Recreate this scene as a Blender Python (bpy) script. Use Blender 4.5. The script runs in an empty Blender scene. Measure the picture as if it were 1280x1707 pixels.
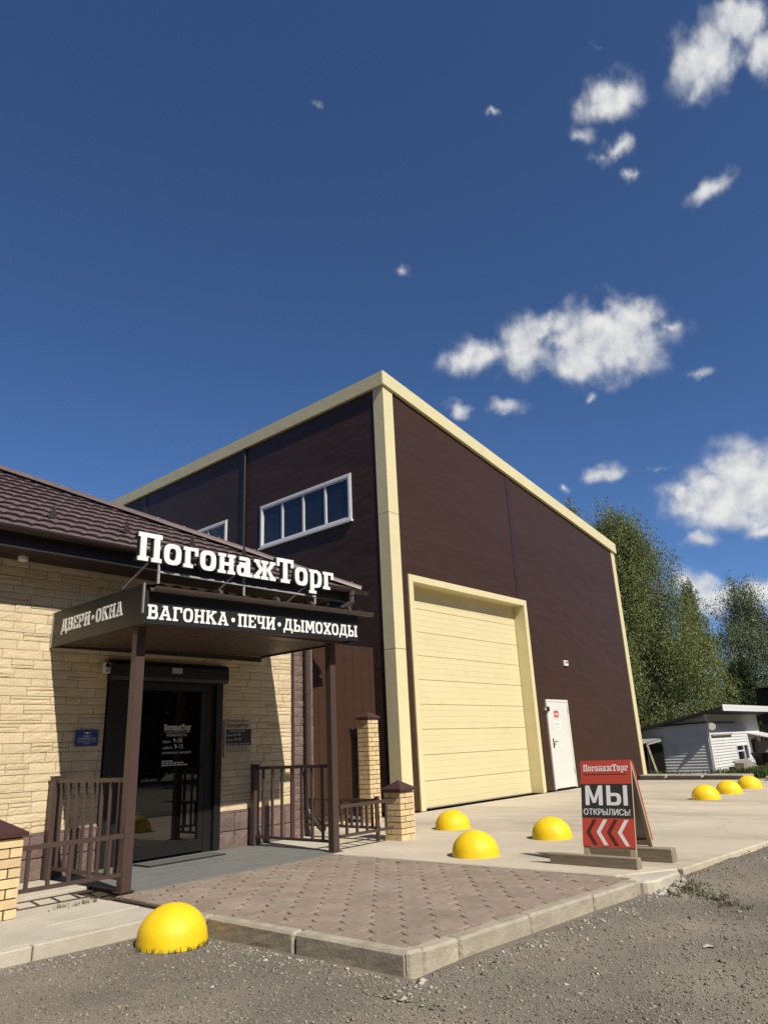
import bpy, bmesh, math, random
import numpy as np
from mathutils import Vector, Matrix

random.seed(7)
RNG = np.random.default_rng(7)
SC = bpy.context.scene
COL = SC.collection
rad = math.radians

# ------------------------------------------------------------------ camera
CAM_H = 1.16
F_PX, YAW, PITCH, ROLL = 1186.4, rad(40.455), rad(18.34), rad(-2.706)
fw = Vector((math.cos(YAW) * math.cos(PITCH), math.sin(YAW) * math.cos(PITCH), math.sin(PITCH)))
r0 = Vector((math.sin(YAW), -math.cos(YAW), 0))
u0 = r0.cross(fw)
cr, cu = math.cos(ROLL) * r0 + math.sin(ROLL) * u0, -math.sin(ROLL) * r0 + math.cos(ROLL) * u0
cam = bpy.data.cameras.new('camera')
cam.sensor_fit = 'VERTICAL'
cam.sensor_height = 36
cam.lens = F_PX / 1707 * 36
cam.clip_start, cam.clip_end = 0.05, 3000
camo = bpy.data.objects.new('camera', cam)
camo.matrix_world = Matrix(((cr.x, cu.x, -fw.x, 0), (cr.y, cu.y, -fw.y, 0), (cr.z, cu.z, -fw.z, CAM_H), (0, 0, 0, 1)))
COL.objects.link(camo)
SC.camera = camo

# ------------------------------------------------------------------ sky, clouds, sun, exposure
SUN = Vector((-0.185, -1.0, 1.0)).normalized()          # towards the sun
SUN_EL = math.asin(SUN.z)
SUN_ROT = math.atan2(SUN.x, SUN.y)
world = bpy.data.worlds.new('World')
SC.world = world
world.use_nodes = True
WT = world.node_tree
for n in list(WT.nodes):
    WT.nodes.remove(n)


def wn(t, **k):
    n = WT.nodes.new(t)
    for a, b in k.items():
        setattr(n, a, b)
    return n


def wmath(op, a, b=None, c=None, clamp=False):
    n = wn('ShaderNodeMath', operation=op, use_clamp=clamp)
    for i, v in enumerate((a, b, c)):
        if v is None:
            continue
        if isinstance(v, (int, float)):
            n.inputs[i].default_value = v
        else:
            WT.links.new(v, n.inputs[i])
    return n.outputs[0]


sky = wn('ShaderNodeTexSky', sky_type='NISHITA')
sky.sun_disc = False
sky.sun_elevation = SUN_EL
sky.sun_rotation = SUN_ROT % (2 * math.pi)
sky.altitude = 200
sky.air_density, sky.dust_density, sky.ozone_density = 0.75, 0.0, 10.0
bg_sky = wn('ShaderNodeBackground')
bg_sky.inputs[1].default_value = 0.100
WT.links.new(sky.outputs[0], bg_sky.inputs[0])
tc = wn('ShaderNodeTexCoord')
sep = wn('ShaderNodeSeparateXYZ')
WT.links.new(tc.outputs['Generated'], sep.inputs[0])
az = wmath('MULTIPLY', wmath('ARCTAN2', sep.outputs[1], sep.outputs[0]), 57.29578)
az = wmath('WRAP', az, 110.0, -70.0)                    # the same family of clouds goes on all round
el = wmath('MULTIPLY', wmath('ARCSINE', sep.outputs[2]), 57.29578)
comb = wn('ShaderNodeCombineXYZ')
WT.links.new(az, comb.inputs[0])
WT.links.new(el, comb.inputs[1])
CL = [(7.749, 45.1, 3.249, 2.092, 3.11, 1.0), (4.657, 46.054, 2.669, 1.643, -2.747, 1.0), (8.925, 43.879, 1.419, 1.584, -2.802, 0.7), (3.238, 43.524, 2.126, 1.679, -2.731, 1.0), (16.478, 45.215, 3.129, 1.397, -2.994, 1.0), (16.482, 42.178, 1.875, 0.976, 3.077, 0.75), (19.669, 43.717, 2.372, 0.865, -2.726, 0.45), (18.17, 41.934, 1.469, 0.767, -2.899, 0.5), (10.035, 37.492, 2.448, 0.995, 2.965, 0.75), (27.499, 46.663, 1.068, 0.369, -2.993, 0.55), (45.331, 48.344, 1.253, 0.582, 3.132, 0.33), (37.534, 37.003, 1.598, 0.783, -3.075, 0.36), (15.949, 40.111, 0.916, 0.531, 2.834, 0.5), (16.91, 48.567, 1.212, 0.478, -2.894, 0.25), (31.643, 30.134, 3.691, 1.488, 3.039, 0.85), (27.469, 30.164, 2.304, 2.555, -2.687, 0.9), (20.525, 29.437, 4.537, 2.582, -3.006, 1.15), (23.019, 28.09, 2.706, 1.265, -2.959, 1.0), (25.606, 31.336, 4.063, 1.359, 3.09, 0.9), (14.967, 29.302, 2.36, 0.851, -2.727, 0.5), (18.094, 30.482, 2.843, 1.736, -2.91, 1.0), (33.398, 26.104, 1.448, 0.863, -2.729, 0.6), (29.588, 25.94, 2.66, 0.936, -3.014, 0.65), (22.204, 25.424, 0.954, 0.508, 2.904, 0.45), (13.925, 25.518, 1.72, 0.61, 3.075, 0.5), (14.014, 16.401, 3.391, 1.836, -2.949, 1.25), (11.578, 17.245, 2.899, 2.232, -2.928, 1.3), (10.584, 15.3, 3.345, 1.696, -2.937, 1.3), (16.452, 17.066, 1.188, 1.559, -2.965, 0.9), (22.157, 19.611, 1.942, 0.83, -3.123, 0.8), (25.113, 18.997, 0.668, 0.468, -3.009, 0.6), (18.047, 19.304, 1.059, 0.45, -2.963, 0.5), (16.005, 13.619, 1.961, 0.794, -2.984, 0.7), (11.537, 13.533, 1.333, 0.596, -2.962, 0.9), (17.174, 10.58, 2.217, 1.15, -2.823, 0.9), (14.615, 8.898, 4.157, 1.197, -3.011, 1.0), (11.993, 9.32, 2.21, 1.091, -3.0, 1.0), (21.649, 15.352, 2.227, 0.734, -3.002, 0.4)]
# the field beyond the frame: more clouds of the same kind
for k in range(16):
    CL.append((76 + 30 * random.random() if k % 3 == 0 else -66 + 62 * random.random(), 6 + 14 * random.random(), 2 + 3 * random.random(), 0.8 + 0.9 * random.random(), 0.1, 0.6 + 0.6 * random.random()))
CL = [c for c in CL if not (40 < c[0] < 75 and c[1] > 8 and c[5] > 0.4)]
warp = wn('ShaderNodeTexNoise', noise_dimensions='2D')
warp.inputs['Scale'].default_value = 0.55
warp.inputs['Detail'].default_value = 3
WT.links.new(comb.outputs[0], warp.inputs['Vector'])
wsub = wn('ShaderNodeVectorMath', operation='SUBTRACT')
WT.links.new(warp.outputs['Color'], wsub.inputs[0])
wsub.inputs[1].default_value = (0.5, 0.5, 0.5)
wsc = wn('ShaderNodeVectorMath', operation='MULTIPLY_ADD')
WT.links.new(wsub.outputs[0], wsc.inputs[0])
wsc.inputs[1].default_value = (1.6, 1.2, 0)
WT.links.new(comb.outputs[0], wsc.inputs[2])
vmax = None
for (ca, ce, a, b, rot, w) in CL:
    mp = wn('ShaderNodeMapping', vector_type='TEXTURE')
    mp.inputs['Location'].default_value = (ca, ce, 0)
    mp.inputs['Rotation'].default_value = (0, 0, rot)
    q_ = 1.35 if w < .6 else 1.14
    mp.inputs['Scale'].default_value = (a * q_, b * q_, 1)
    WT.links.new(wsc.outputs[0], mp.inputs['Vector'])
    ln = wn('ShaderNodeVectorMath', operation='LENGTH')
    WT.links.new(mp.outputs[0], ln.inputs[0])
    v = wmath('SUBTRACT', w, ln.outputs['Value'])
    vmax = v if vmax is None else wmath('SMOOTH_MAX', vmax, v, 0.15)


def cnoise(off, scale, detail):
    ad = wn('ShaderNodeVectorMath', operation='ADD')
    WT.links.new(comb.outputs[0], ad.inputs[0])
    ad.inputs[1].default_value = off
    n = wn('ShaderNodeTexNoise', noise_dimensions='2D')
    n.inputs['Scale'].default_value = scale
    n.inputs['Detail'].default_value = detail
    n.inputs['Roughness'].default_value = 0.53
    n.inputs['Distortion'].default_value = 0.0
    WT.links.new(ad.outputs[0], n.inputs['Vector'])
    return n.outputs['Fac']


n1 = cnoise((0, 0, 0), 0.46, 6)
n2 = cnoise((0.3, 0.8, 0), 0.46, 6)
dens = wmath('ADD', vmax, wmath('MULTIPLY', wmath('SUBTRACT', n1, 0.42), 1.55))
mr = wn('ShaderNodeMapRange', interpolation_type='SMOOTHSTEP')
WT.links.new(dens, mr.inputs[0])
mr.inputs[1].default_value, mr.inputs[2].default_value = -0.12, 0.78
alpha = wmath('MULTIPLY', mr.outputs[0], wmath('MULTIPLY', wmath('ADD', wmath('MULTIPLY', vmax, 1.15), 0.32, clamp=True), 0.96))
light = wmath('ADD', 0.60, wmath('ADD', wmath('MULTIPLY', wmath('SUBTRACT', n1, n2), 1.25), wmath('MULTIPLY', dens, 0.16)), clamp=True)
cmix = wn('ShaderNodeMix', data_type='RGBA')
WT.links.new(light, cmix.inputs[0])
cmix.inputs[6].default_value = (0.30, 0.37, 0.50, 1)
cmix.inputs[7].default_value = (0.93, 0.92, 0.90, 1)
bg_cl = wn('ShaderNodeBackground')
bg_cl.inputs[1].default_value = 0.80
WT.links.new(cmix.outputs[2], bg_cl.inputs[0])
ms = wn('ShaderNodeMixShader')
WT.links.new(alpha, ms.inputs[0])
WT.links.new(bg_sky.outputs[0], ms.inputs[1])
WT.links.new(bg_cl.outputs[0], ms.inputs[2])
wo = wn('ShaderNodeOutputWorld')
WT.links.new(ms.outputs[0], wo.inputs[0])
world.cycles.sampling_method = 'MANUAL'
world.cycles.sample_map_resolution = 512

sun = bpy.data.lights.new('sun', 'SUN')
sun.energy = 5.0
sun.angle = rad(0.53)
sun.color = (1.0, 0.925, 0.805)
suno = bpy.data.objects.new('sun', sun)
suno.rotation_euler = SUN.to_track_quat('Z', 'Y').to_euler()
suno.location = SUN * 60
COL.objects.link(suno)

SC.view_settings.view_transform = 'Standard'
SC.view_settings.look = 'None'
SC.view_settings.exposure = 0.17
SC.view_settings.gamma = 1.0
SC.view_settings.use_curve_mapping = False
SC.render.engine = 'CYCLES'
SC.cycles.use_denoising = True
SC.cycles.max_bounces = 6

# ------------------------------------------------------------------ helpers
ORIG = {}


def _reg(o, parent, origin):
    COL.objects.link(o)
    po = Vector((0, 0, 0))
    if parent is not None:
        o.parent = parent
        po = ORIG[parent]
    o.location = Vector(origin) - po
    ORIG[o] = Vector(origin)
    return o


def tag(o, label=None, cat=None, group=None, kind=None):
    for k, v in (('label', label), ('category', cat), ('group', group), ('kind', kind)):
        if v:
            o[k] = v
    return o


def thing(name, loc, label, cat, group=None):
    o = bpy.data.objects.new(name, None)
    o.empty_display_size = 0.2
    _reg(o, None, loc)
    return tag(o, label, cat, group)


def setting(name, loc=(0, 0, 0)):
    o = bpy.data.objects.new(name, None)
    _reg(o, None, loc)
    return tag(o, kind='structure')


class MB:
    def __init__(s):
        s.v, s.f = [], []

    def add(s, vs, fs):
        n = len(s.v)
        s.v += [tuple(v) for v in vs]
        s.f += [tuple(i + n for i in f) for f in fs]
        return s

    def box(s, a, b):
        (x0, y0, z0), (x1, y1, z1) = a, b
        x0, x1 = min(x0, x1), max(x0, x1)
        y0, y1 = min(y0, y1), max(y0, y1)
        z0, z1 = min(z0, z1), max(z0, z1)
        return s.add([(x0, y0, z0), (x1, y0, z0), (x1, y1, z0), (x0, y1, z0), (x0, y0, z1), (x1, y0, z1), (x1, y1, z1), (x0, y1, z1)],
                     [(0, 3, 2, 1), (4, 5, 6, 7), (0, 1, 5, 4), (1, 2, 6, 5), (2, 3, 7, 6), (3, 0, 4, 7)])

    def tube(s, p, q, r1, r2=None, n=10, cap=True):
        r2 = r1 if r2 is None else r2
        p, q = Vector(p), Vector(q)
        d = (q - p).normalized()
        a = d.orthogonal().normalized()
        b = d.cross(a)
        vs = []
        for c, r in ((p, r1), (q, r2)):
            for i in range(n):
                t = 2 * math.pi * i / n
                vs.append(c + r * (math.cos(t) * a + math.sin(t) * b))
        fs = [(i, (i + 1) % n, n + (i + 1) % n, n + i) for i in range(n)]
        if cap:
            fs += [tuple(range(n - 1, -1, -1)), tuple(range(n, 2 * n))]
        return s.add(vs, fs)

    def bar(s, p, q, w, h, up=(0, 0, 1)):
        p, q = Vector(p), Vector(q)
        d = (q - p).normalized()
        up = Vector(up)
        sd = d.cross(up).normalized() * (w / 2)
        uu = sd.cross(d).normalized() * (h / 2)
        vs = [p - sd - uu, p + sd - uu, p + sd + uu, p - sd + uu, q - sd - uu, q + sd - uu, q + sd + uu, q - sd + uu]
        return s.add(vs, [(0, 1, 2, 3), (7, 6, 5, 4), (0, 4, 5, 1), (1, 5, 6, 2), (2, 6, 7, 3), (3, 7, 4, 0)])

    def prism(s, poly, w0, w1, T=None):
        """poly counter-clockwise in (u,v); w1 the face towards the viewer"""
        T = T or (lambda u, v, w: (u, v, w))
        n = len(poly)
        vs = [T(u, v, w0) for u, v in poly] + [T(u, v, w1) for u, v in poly]
        fs = [tuple(range(n - 1, -1, -1)), tuple(range(n, 2 * n))] + [(i, (i + 1) % n, n + (i + 1) % n, n + i) for i in range(n)]
        return s.add(vs, fs)

    def band(s, outer, inner, w0, w1, T, closed=True):
        n = len(outer)
        vs = []
        for (u, v), (a, b) in zip(outer, inner):
            vs += [T(u, v, w0), T(u, v, w1), T(a, b, w0), T(a, b, w1)]
        fs = []
        for i in range(n if closed else n - 1):
            a, b = 4 * i, 4 * ((i + 1) % n)
            fs += [(a + 1, b + 1, b + 3, a + 3), (a, a + 2, b + 2, b), (a, b, b + 1, a + 1), (a + 2, a + 3, b + 3, b + 2)]
        if not closed:
            e = 4 * (n - 1)
            fs += [(0, 1, 3, 2), (e, e + 2, e + 3, e + 1)]
        return s.add(vs, fs)

    def mesh(s, name, mat=None, smooth=False, bevel=0, angle=None):
        me = bpy.data.meshes.new(name)
        me.from_pydata(s.v, [], s.f)
        if bevel or angle is None:
            bm = bmesh.new()
            bm.from_mesh(me)
            bmesh.ops.recalc_face_normals(bm, faces=bm.faces)
            if bevel:
                es = [e for e in bm.edges if len(e.link_faces) == 2 and e.calc_face_angle(0) > 0.5]
                bmesh.ops.bevel(bm, geom=es, offset=bevel, segments=1, affect='EDGES', clamp_overlap=True)
            bm.to_mesh(me)
            bm.free()
        if mat:
            me.materials.append(mat)
        if smooth:
            me.polygons.foreach_set('use_smooth', [True] * len(me.polygons))
        return me

    def build(s, name, mat, parent=None, smooth=False, bevel=0, origin=None):
        if origin is None:
            origin = ORIG[parent] if parent is not None else (0, 0, 0)
        ox, oy, oz = origin
        s.v = [(x - ox, y - oy, z - oz) for x, y, z in s.v]
        return _reg(bpy.data.objects.new(name, s.mesh(name, mat, smooth, bevel)), parent, origin)


def inst(name, me, parent, loc, scale=(1, 1, 1), rot=(0, 0, 0)):
    o = bpy.data.objects.new(name, me)
    _reg(o, parent, loc)
    o.scale = scale
    o.rotation_euler = rot
    return o


def box(name, mat, a, b, parent=None, bevel=0):
    return MB().box(a, b).build(name, mat, parent, bevel=bevel)


MATS = {}


def M(name, col, rough=0.7, var=0.0, vscale=3.0, vcol=None, objvar=0.0, bump=0.0, bscale=60.0, spec=0.5, metal=0.0, island=0.0, stretch=None, fine=0.0, bdetail=6, coat=0.0):
    m = bpy.data.materials.new(name)
    m.use_nodes = True
    t = m.node_tree
    P = t.nodes['Principled BSDF']
    P.inputs['Roughness'].default_value = rough
    P.inputs['Specular IOR Level'].default_value = spec
    P.inputs['Metallic'].default_value = metal
    if coat:
        P.inputs['Coat Weight'].default_value = coat
        P.inputs['Coat Roughness'].default_value = 0.15
    ge = t.nodes.new('ShaderNodeNewGeometry')
    pos = ge.outputs['Position']
    if stretch:
        mp = t.nodes.new('ShaderNodeMapping')
        mp.inputs['Scale'].default_value = stretch
        t.links.new(pos, mp.inputs['Vector'])
        pos = mp.outputs[0]

    def noise(scale, detail=6, rough_=0.6):
        n = t.nodes.new('ShaderNodeTexNoise')
        n.inputs['Scale'].default_value = scale
        n.inputs['Detail'].default_value = detail
        n.inputs['Roughness'].default_value = rough_
        t.links.new(pos, n.inputs['Vector'])
        return n.outputs['Fac']

    cur = None
    if vcol:
        mx = t.nodes.new('ShaderNodeMix')
        mx.data_type = 'RGBA'
        mr_ = t.nodes.new('ShaderNodeMapRange')
        mr_.inputs[1].default_value, mr_.inputs[2].default_value = 0.38, 0.64
        t.links.new(noise(vscale), mr_.inputs[0])
        t.links.new(mr_.outputs[0], mx.inputs[0])
        mx.inputs[6].default_value = (*col, 1)
        mx.inputs[7].default_value = (*vcol, 1)
        cur = mx.outputs[2]
    terms = []
    if var:
        terms.append((noise(vscale * 1.7, 8), var * 2.2))
    if fine:
        terms.append((noise(bscale * 1.3, 3, 0.7), fine * 2.5))
    if objvar:
        oi = t.nodes.new('ShaderNodeObjectInfo')
        terms.append((oi.outputs['Random'], objvar))
    if island:
        terms.append((ge.outputs['Random Per Island'], island))
    if terms:
        tot = None
        for s_, a in terms:
            q = t.nodes.new('ShaderNodeMath')
            q.operation = 'MULTIPLY_ADD'
            t.links.new(s_, q.inputs[0])
            q.inputs[1].default_value = 2 * a
            q.inputs[2].default_value = 1 - a
            if tot is None:
                tot = q.outputs[0]
            else:
                g = t.nodes.new('ShaderNodeMath')
                g.operation = 'MULTIPLY'
                t.links.new(tot, g.inputs[0])
                t.links.new(q.outputs[0], g.inputs[1])
                tot = g.outputs[0]
        vm = t.nodes.new('ShaderNodeVectorMath')
        vm.operation = 'SCALE'
        if cur is None:
            vm.inputs[0].default_value = col
        else:
            t.links.new(cur, vm.inputs[0])
        t.links.new(tot, vm.inputs['Scale'])
        cur = vm.outputs[0]
    if cur is None:
        P.inputs['Base Color'].default_value = (*col, 1)
    else:
        t.links.new(cur, P.inputs['Base Color'])
    if bump:
        b = t.nodes.new('ShaderNodeBump')
        b.inputs['Strength'].default_value = min(1, bump)
        b.inputs['Distance'].default_value = 0.6 / bscale
        t.links.new(noise(bscale, bdetail, 0.65), b.inputs['Height'])
        t.links.new(b.outputs[0], P.inputs['Normal'])
    MATS[name] = m
    return m


m_gravel = M('gravel_ground', (0.170, 0.150, 0.122), 0.95, 0.16, 0.75, (0.25, 0.218, 0.172), fine=0.55, bump=1.0, bscale=95, spec=0.2)
m_stone = M('gravel_stone', (0.22, 0.193, 0.155), 0.95, island=0.45, spec=0.2)
m_pebble = M('pale_pebble', (0.36, 0.33, 0.28), 0.9, island=0.35, spec=0.2)
m_conc = M('concrete_slab', (0.46, 0.40, 0.305), 0.9, 0.10, 0.8, (0.53, 0.465, 0.36), objvar=0.05, fine=0.05, bump=0.25, bscale=30, spec=0.25, stretch=(1.0, 0.45, 1))
m_walk = M('sidewalk_concrete', (0.50, 0.455, 0.37), 0.9, 0.08, 1.6, (0.43, 0.395, 0.32), objvar=0.04, fine=0.08, bump=0.3, bscale=50, spec=0.25)
m_kerb = M('kerb_concrete', (0.40, 0.355, 0.28), 0.92, 0.12, 4, (0.33, 0.29, 0.225), objvar=0.06, fine=0.12, bump=0.5, bscale=60, spec=0.25)
m_paver = M('paver_concrete', (0.290, 0.230, 0.180), 0.85, 0.10, 3, (0.250, 0.195, 0.150), objvar=0.09, fine=0.12, bump=0.5, bscale=90, spec=0.3)
m_joint = M('joint_sand', (0.062, 0.050, 0.038), 0.95, 0.1, 6, bump=0.4, bscale=80, spec=0.1)
m_tile = M('porch_tile', (0.17, 0.175, 0.165), 0.55, 0.08, 4, objvar=0.04, fine=0.04, bump=0.1, bscale=60)
m_stonec = M('facade_stone', (0.635, 0.525, 0.345), 0.85, 0.05, 4, (0.59, 0.485, 0.315), objvar=0.06, fine=0.06, bump=0.8, bscale=48, spec=0.25)
m_mortar = M('facade_joint', (0.42, 0.34, 0.215), 0.95, 0.05, 6, spec=0.2)
m_plinth = M('plinth_stone', (0.19, 0.135, 0.12), 0.85, 0.10, 6, (0.15, 0.105, 0.095), objvar=0.12, bump=0.9, bscale=30, spec=0.25)
m_brick = M('yellow_brick', (0.64, 0.50, 0.285), 0.8, 0.06, 9, (0.58, 0.43, 0.24), objvar=0.10, fine=0.05, bump=0.3, bscale=90, spec=0.25)
m_bmortar = M('dark_mortar', (0.07, 0.042, 0.03), 0.95, bump=0.3, bscale=90, spec=0.1)
m_brown = M('brown_steel', (0.066, 0.042, 0.035), 0.42, 0.05, 5, bump=0.04, bscale=150)
m_cap = M('brown_cap', (0.062, 0.030, 0.028), 0.35, 0.05, 8)
m_roof = M('roof_steel', (0.150, 0.108, 0.102), 0.45, 0.10, 2.5, (0.125, 0.088, 0.083), objvar=0.04, bump=0.15, bscale=120)
m_dark = M('dark_trim', (0.020, 0.013, 0.011), 0.5, 0.05, 5)
m_gut = M('gutter_steel', (0.062, 0.046, 0.04), 0.4, 0.06, 4)
m_band = M('charcoal_panel', (0.014, 0.014, 0.013), 0.45, 0.06, 2)
m_white = M('white_acrylic', (0.82, 0.82, 0.80), 0.4, 0.02, 3)
m_black = M('black_return', (0.012, 0.012, 0.012), 0.5)
m_galv = M('galvanised_bar', (0.42, 0.41, 0.38), 0.5, 0.1, 8, metal=0.3)
m_soffit = M('soffit_plank', (0.085, 0.055, 0.042), 0.5, 0.08, 5, objvar=0.08)
m_panel = M('brown_panel', (0.050, 0.0255, 0.0160), 0.40, 0.05, 0.35, objvar=0.03, bump=0.10, bscale=1.6, bdetail=2, stretch=(0.45, 0.45, 1.2), spec=0.28)
m_seam = M('brown_flashing', (0.036, 0.020, 0.016), 0.38, 0.05, 2)
m_yel = M('pale_yellow_steel', (0.675, 0.605, 0.355), 0.45, 0.04, 1.2, objvar=0.02, bump=0.06, bscale=5)
m_gate = M('pale_yellow_gate', (0.655, 0.58, 0.345), 0.5, 0.03, 1.0, objvar=0.02, bump=0.12, bscale=160)
m_pvc = M('white_pvc', (0.74, 0.75, 0.76), 0.35, 0.03, 3)
m_wdoor = M('white_steel_door', (0.66, 0.66, 0.62), 0.45, 0.03, 2)
m_glass = M('window_glass', (0.012, 0.017, 0.024), 0.04, bump=0.03, bscale=1.2, spec=0.7)
m_dglass = M('door_glass', (0.003, 0.003, 0.003), 0.02, spec=1.0)  # near-black base stands for the unlit interior behind the pane
m_dframe = M('door_frame', (0.006, 0.005, 0.0045), 0.5, 0.05, 4)
m_dome = M('yellow_paint', (0.86, 0.60, 0.008), 0.55, 0.05, 5, (0.82, 0.54, 0.006), objvar=0.03, fine=0.03, bump=0.22, bscale=70)
m_red = M('red_print', (0.56, 0.075, 0.045), 0.45, 0.03, 3)
m_char = M('charcoal_print', (0.035, 0.037, 0.036), 0.45, 0.03, 3)
m_print = M('white_print', (0.83, 0.82, 0.80), 0.5)
m_pink = M('pink_print', (0.80, 0.62, 0.58), 0.5)
m_maroon = M('maroon_print', (0.11, 0.022, 0.018), 0.5)
m_wood = M('weathered_timber', (0.30, 0.255, 0.185), 0.85, 0.14, 5, (0.22, 0.185, 0.135), fine=0.12, bump=0.5, bscale=40, stretch=(1, 0.12, 1), spec=0.25)
m_wood2 = M('pale_timber', (0.40, 0.335, 0.24), 0.8, 0.12, 6, bump=0.3, bscale=50, stretch=(1, 1, 0.15), spec=0.25)
m_ply = M('board_back', (0.30, 0.285, 0.26), 0.8, 0.06, 3)
m_blue = M('blue_print', (0.018, 0.055, 0.20), 0.4)
m_siding = M('white_siding', (0.62, 0.63, 0.62), 0.6, 0.06, 1.5, objvar=0.04)
m_slate = M('slate_roof', (0.20, 0.20, 0.19), 0.85, 0.12, 2, bump=0.3, bscale=20)
m_tar = M('dark_roofing', (0.028, 0.030, 0.024), 0.9, 0.2, 2)
m_wood_shade = M('dark_wood_and_shade', (0.022, 0.017, 0.014), 0.9, 0.15, 3, objvar=0.2)  # dark wood; on the lean-to back it stands for shade
m_leaf1 = M('birch_leaf', (0.195, 0.225, 0.078), 0.6, island=0.4, var=0.10, vscale=0.4, spec=0.3)
m_leaf2 = M('pale_birch_leaf', (0.17, 0.205, 0.11), 0.6, island=0.4, var=0.08, vscale=0.4, spec=0.3)
m_leaf3 = M('dark_shrub_leaf', (0.035, 0.060, 0.016), 0.65, island=0.5, spec=0.3)
m_grass = M('grass_blade', (0.075, 0.11, 0.028), 0.7, island=0.5, spec=0.25)
m_weed = M('weed_leaf', (0.115, 0.115, 0.065), 0.8, island=0.5, spec=0.2)
for lm in (m_leaf1, m_leaf2, m_leaf3, m_grass, m_weed):
    t = lm.node_tree
    P = t.nodes['Principled BSDF']
    tl = t.nodes.new('ShaderNodeBsdfTranslucent')
    src = P.inputs['Base Color'].links[0].from_socket
    t.links.new(src, tl.inputs['Color'])
    mxs = t.nodes.new('ShaderNodeMixShader')
    mxs.inputs[0].default_value = 0.35
    t.links.new(P.outputs[0], mxs.inputs[1])
    t.links.new(tl.outputs[0], mxs.inputs[2])
    t.links.new(mxs.outputs[0], t.nodes['Material Output'].inputs['Surface'])
m_bark = M('birch_bark', (0.30, 0.28, 0.25), 0.85, 0.3, 3, (0.06, 0.05, 0.045), bump=0.4, bscale=20, stretch=(1, 1, 3))
m_tarp = M('grey_tarp', (0.21, 0.195, 0.17), 0.8, 0.15, 3, bump=0.4, bscale=8)
m_lamp = M('white_lamp', (0.75, 0.73, 0.66), 0.4)

def overlay(mat, col, scale, lo, hi, stretch=None, crack=False, amount=1.0):
    """stains, scuffs or cracks of their own shape over a material's colour"""
    t = mat.node_tree
    P = t.nodes['Principled BSDF']
    inp = P.inputs['Base Color']
    ge = t.nodes.new('ShaderNodeNewGeometry')
    mp = t.nodes.new('ShaderNodeMapping')
    mp.inputs['Scale'].default_value = stretch or (1, 1, 1)
    t.links.new(ge.outputs['Position'], mp.inputs['Vector'])
    if crack:
        wv = t.nodes.new('ShaderNodeTexNoise')
        wv.inputs['Scale'].default_value = scale * 3
        wv.inputs['Detail'].default_value = 5
        t.links.new(mp.outputs[0], wv.inputs['Vector'])
        ad = t.nodes.new('ShaderNodeVectorMath')
        ad.operation = 'MULTIPLY_ADD'
        t.links.new(wv.outputs['Color'], ad.inputs[0])
        ad.inputs[1].default_value = (.5 / scale * .5,) * 3
        t.links.new(mp.outputs[0], ad.inputs[2])
        n = t.nodes.new('ShaderNodeTexVoronoi')
        n.feature = 'DISTANCE_TO_EDGE'
        n.inputs['Scale'].default_value = scale
        t.links.new(ad.outputs[0], n.inputs['Vector'])
        o = n.outputs['Distance']
    else:
        n = t.nodes.new('ShaderNodeTexNoise')
        n.inputs['Scale'].default_value = scale
        n.inputs['Detail'].default_value = 9
        n.inputs['Roughness'].default_value = .62
        t.links.new(mp.outputs[0], n.inputs['Vector'])
        o = n.outputs['Fac']
    r = t.nodes.new('ShaderNodeMapRange')
    r.inputs[1].default_value, r.inputs[2].default_value = lo, hi
    r.inputs[4].default_value = amount
    t.links.new(o, r.inputs[0])
    mx = t.nodes.new('ShaderNodeMix')
    mx.data_type = 'RGBA'
    t.links.new(r.outputs[0], mx.inputs[0])
    if inp.links:
        t.links.new(inp.links[0].from_socket, mx.inputs[6])
    else:
        mx.inputs[6].default_value = inp.default_value
    mx.inputs[7].default_value = (*col, 1)
    t.links.new(mx.outputs[2], inp)


overlay(m_conc, (0.29, 0.25, 0.19), 0.55, .52, .70, (1.6, .5, 1), amount=.75)
overlay(m_conc, (0.17, 0.15, 0.115), 3.2, .66, .74, (1.2, .5, 1), amount=.6)
overlay(m_conc, (0.20, 0.175, 0.135), .17, .0035, .0015, crack=True, amount=.22)
overlay(m_walk, (0.30, 0.27, 0.215), 1.4, .54, .72, amount=.7)
overlay(m_kerb, (0.22, 0.19, 0.145), 5.0, .56, .74, (1, 1, .4), amount=.6)
overlay(m_paver, (0.33, 0.28, 0.23), 2.2, .54, .72, amount=.6)
overlay(m_paver, (0.15, 0.115, 0.09), 9.0, .64, .75, amount=.6)
overlay(m_dome, (0.55, 0.38, 0.06), 11.0, .62, .72, amount=.55)
overlay(m_dome, (0.30, 0.26, 0.17), 26.0, .69, .74, amount=.7)
overlay(m_gate, (0.50, 0.42, 0.24), 1.3, .58, .75, (1, 1, 2.5), amount=.35)
overlay(m_gravel, (0.27, 0.23, 0.17), 0.9, .58, .74, (1.4, .6, 1), amount=.6)
overlay(m_siding, (0.42, 0.42, 0.39), 1.1, .55, .72, amount=.6)

# ------------------------------------------------------------------ lettering
def Rc(x0, y0, x1, y1):
    return ('p', [(x0, y0), (x1, y0), (x1, y1), (x0, y1)])


def Po(*pts):
    a = sum(pts[i][0] * pts[(i + 1) % len(pts)][1] - pts[(i + 1) % len(pts)][0] * pts[i][1] for i in range(len(pts)))
    return ('p', list(pts) if a > 0 else list(pts)[::-1])


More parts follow.
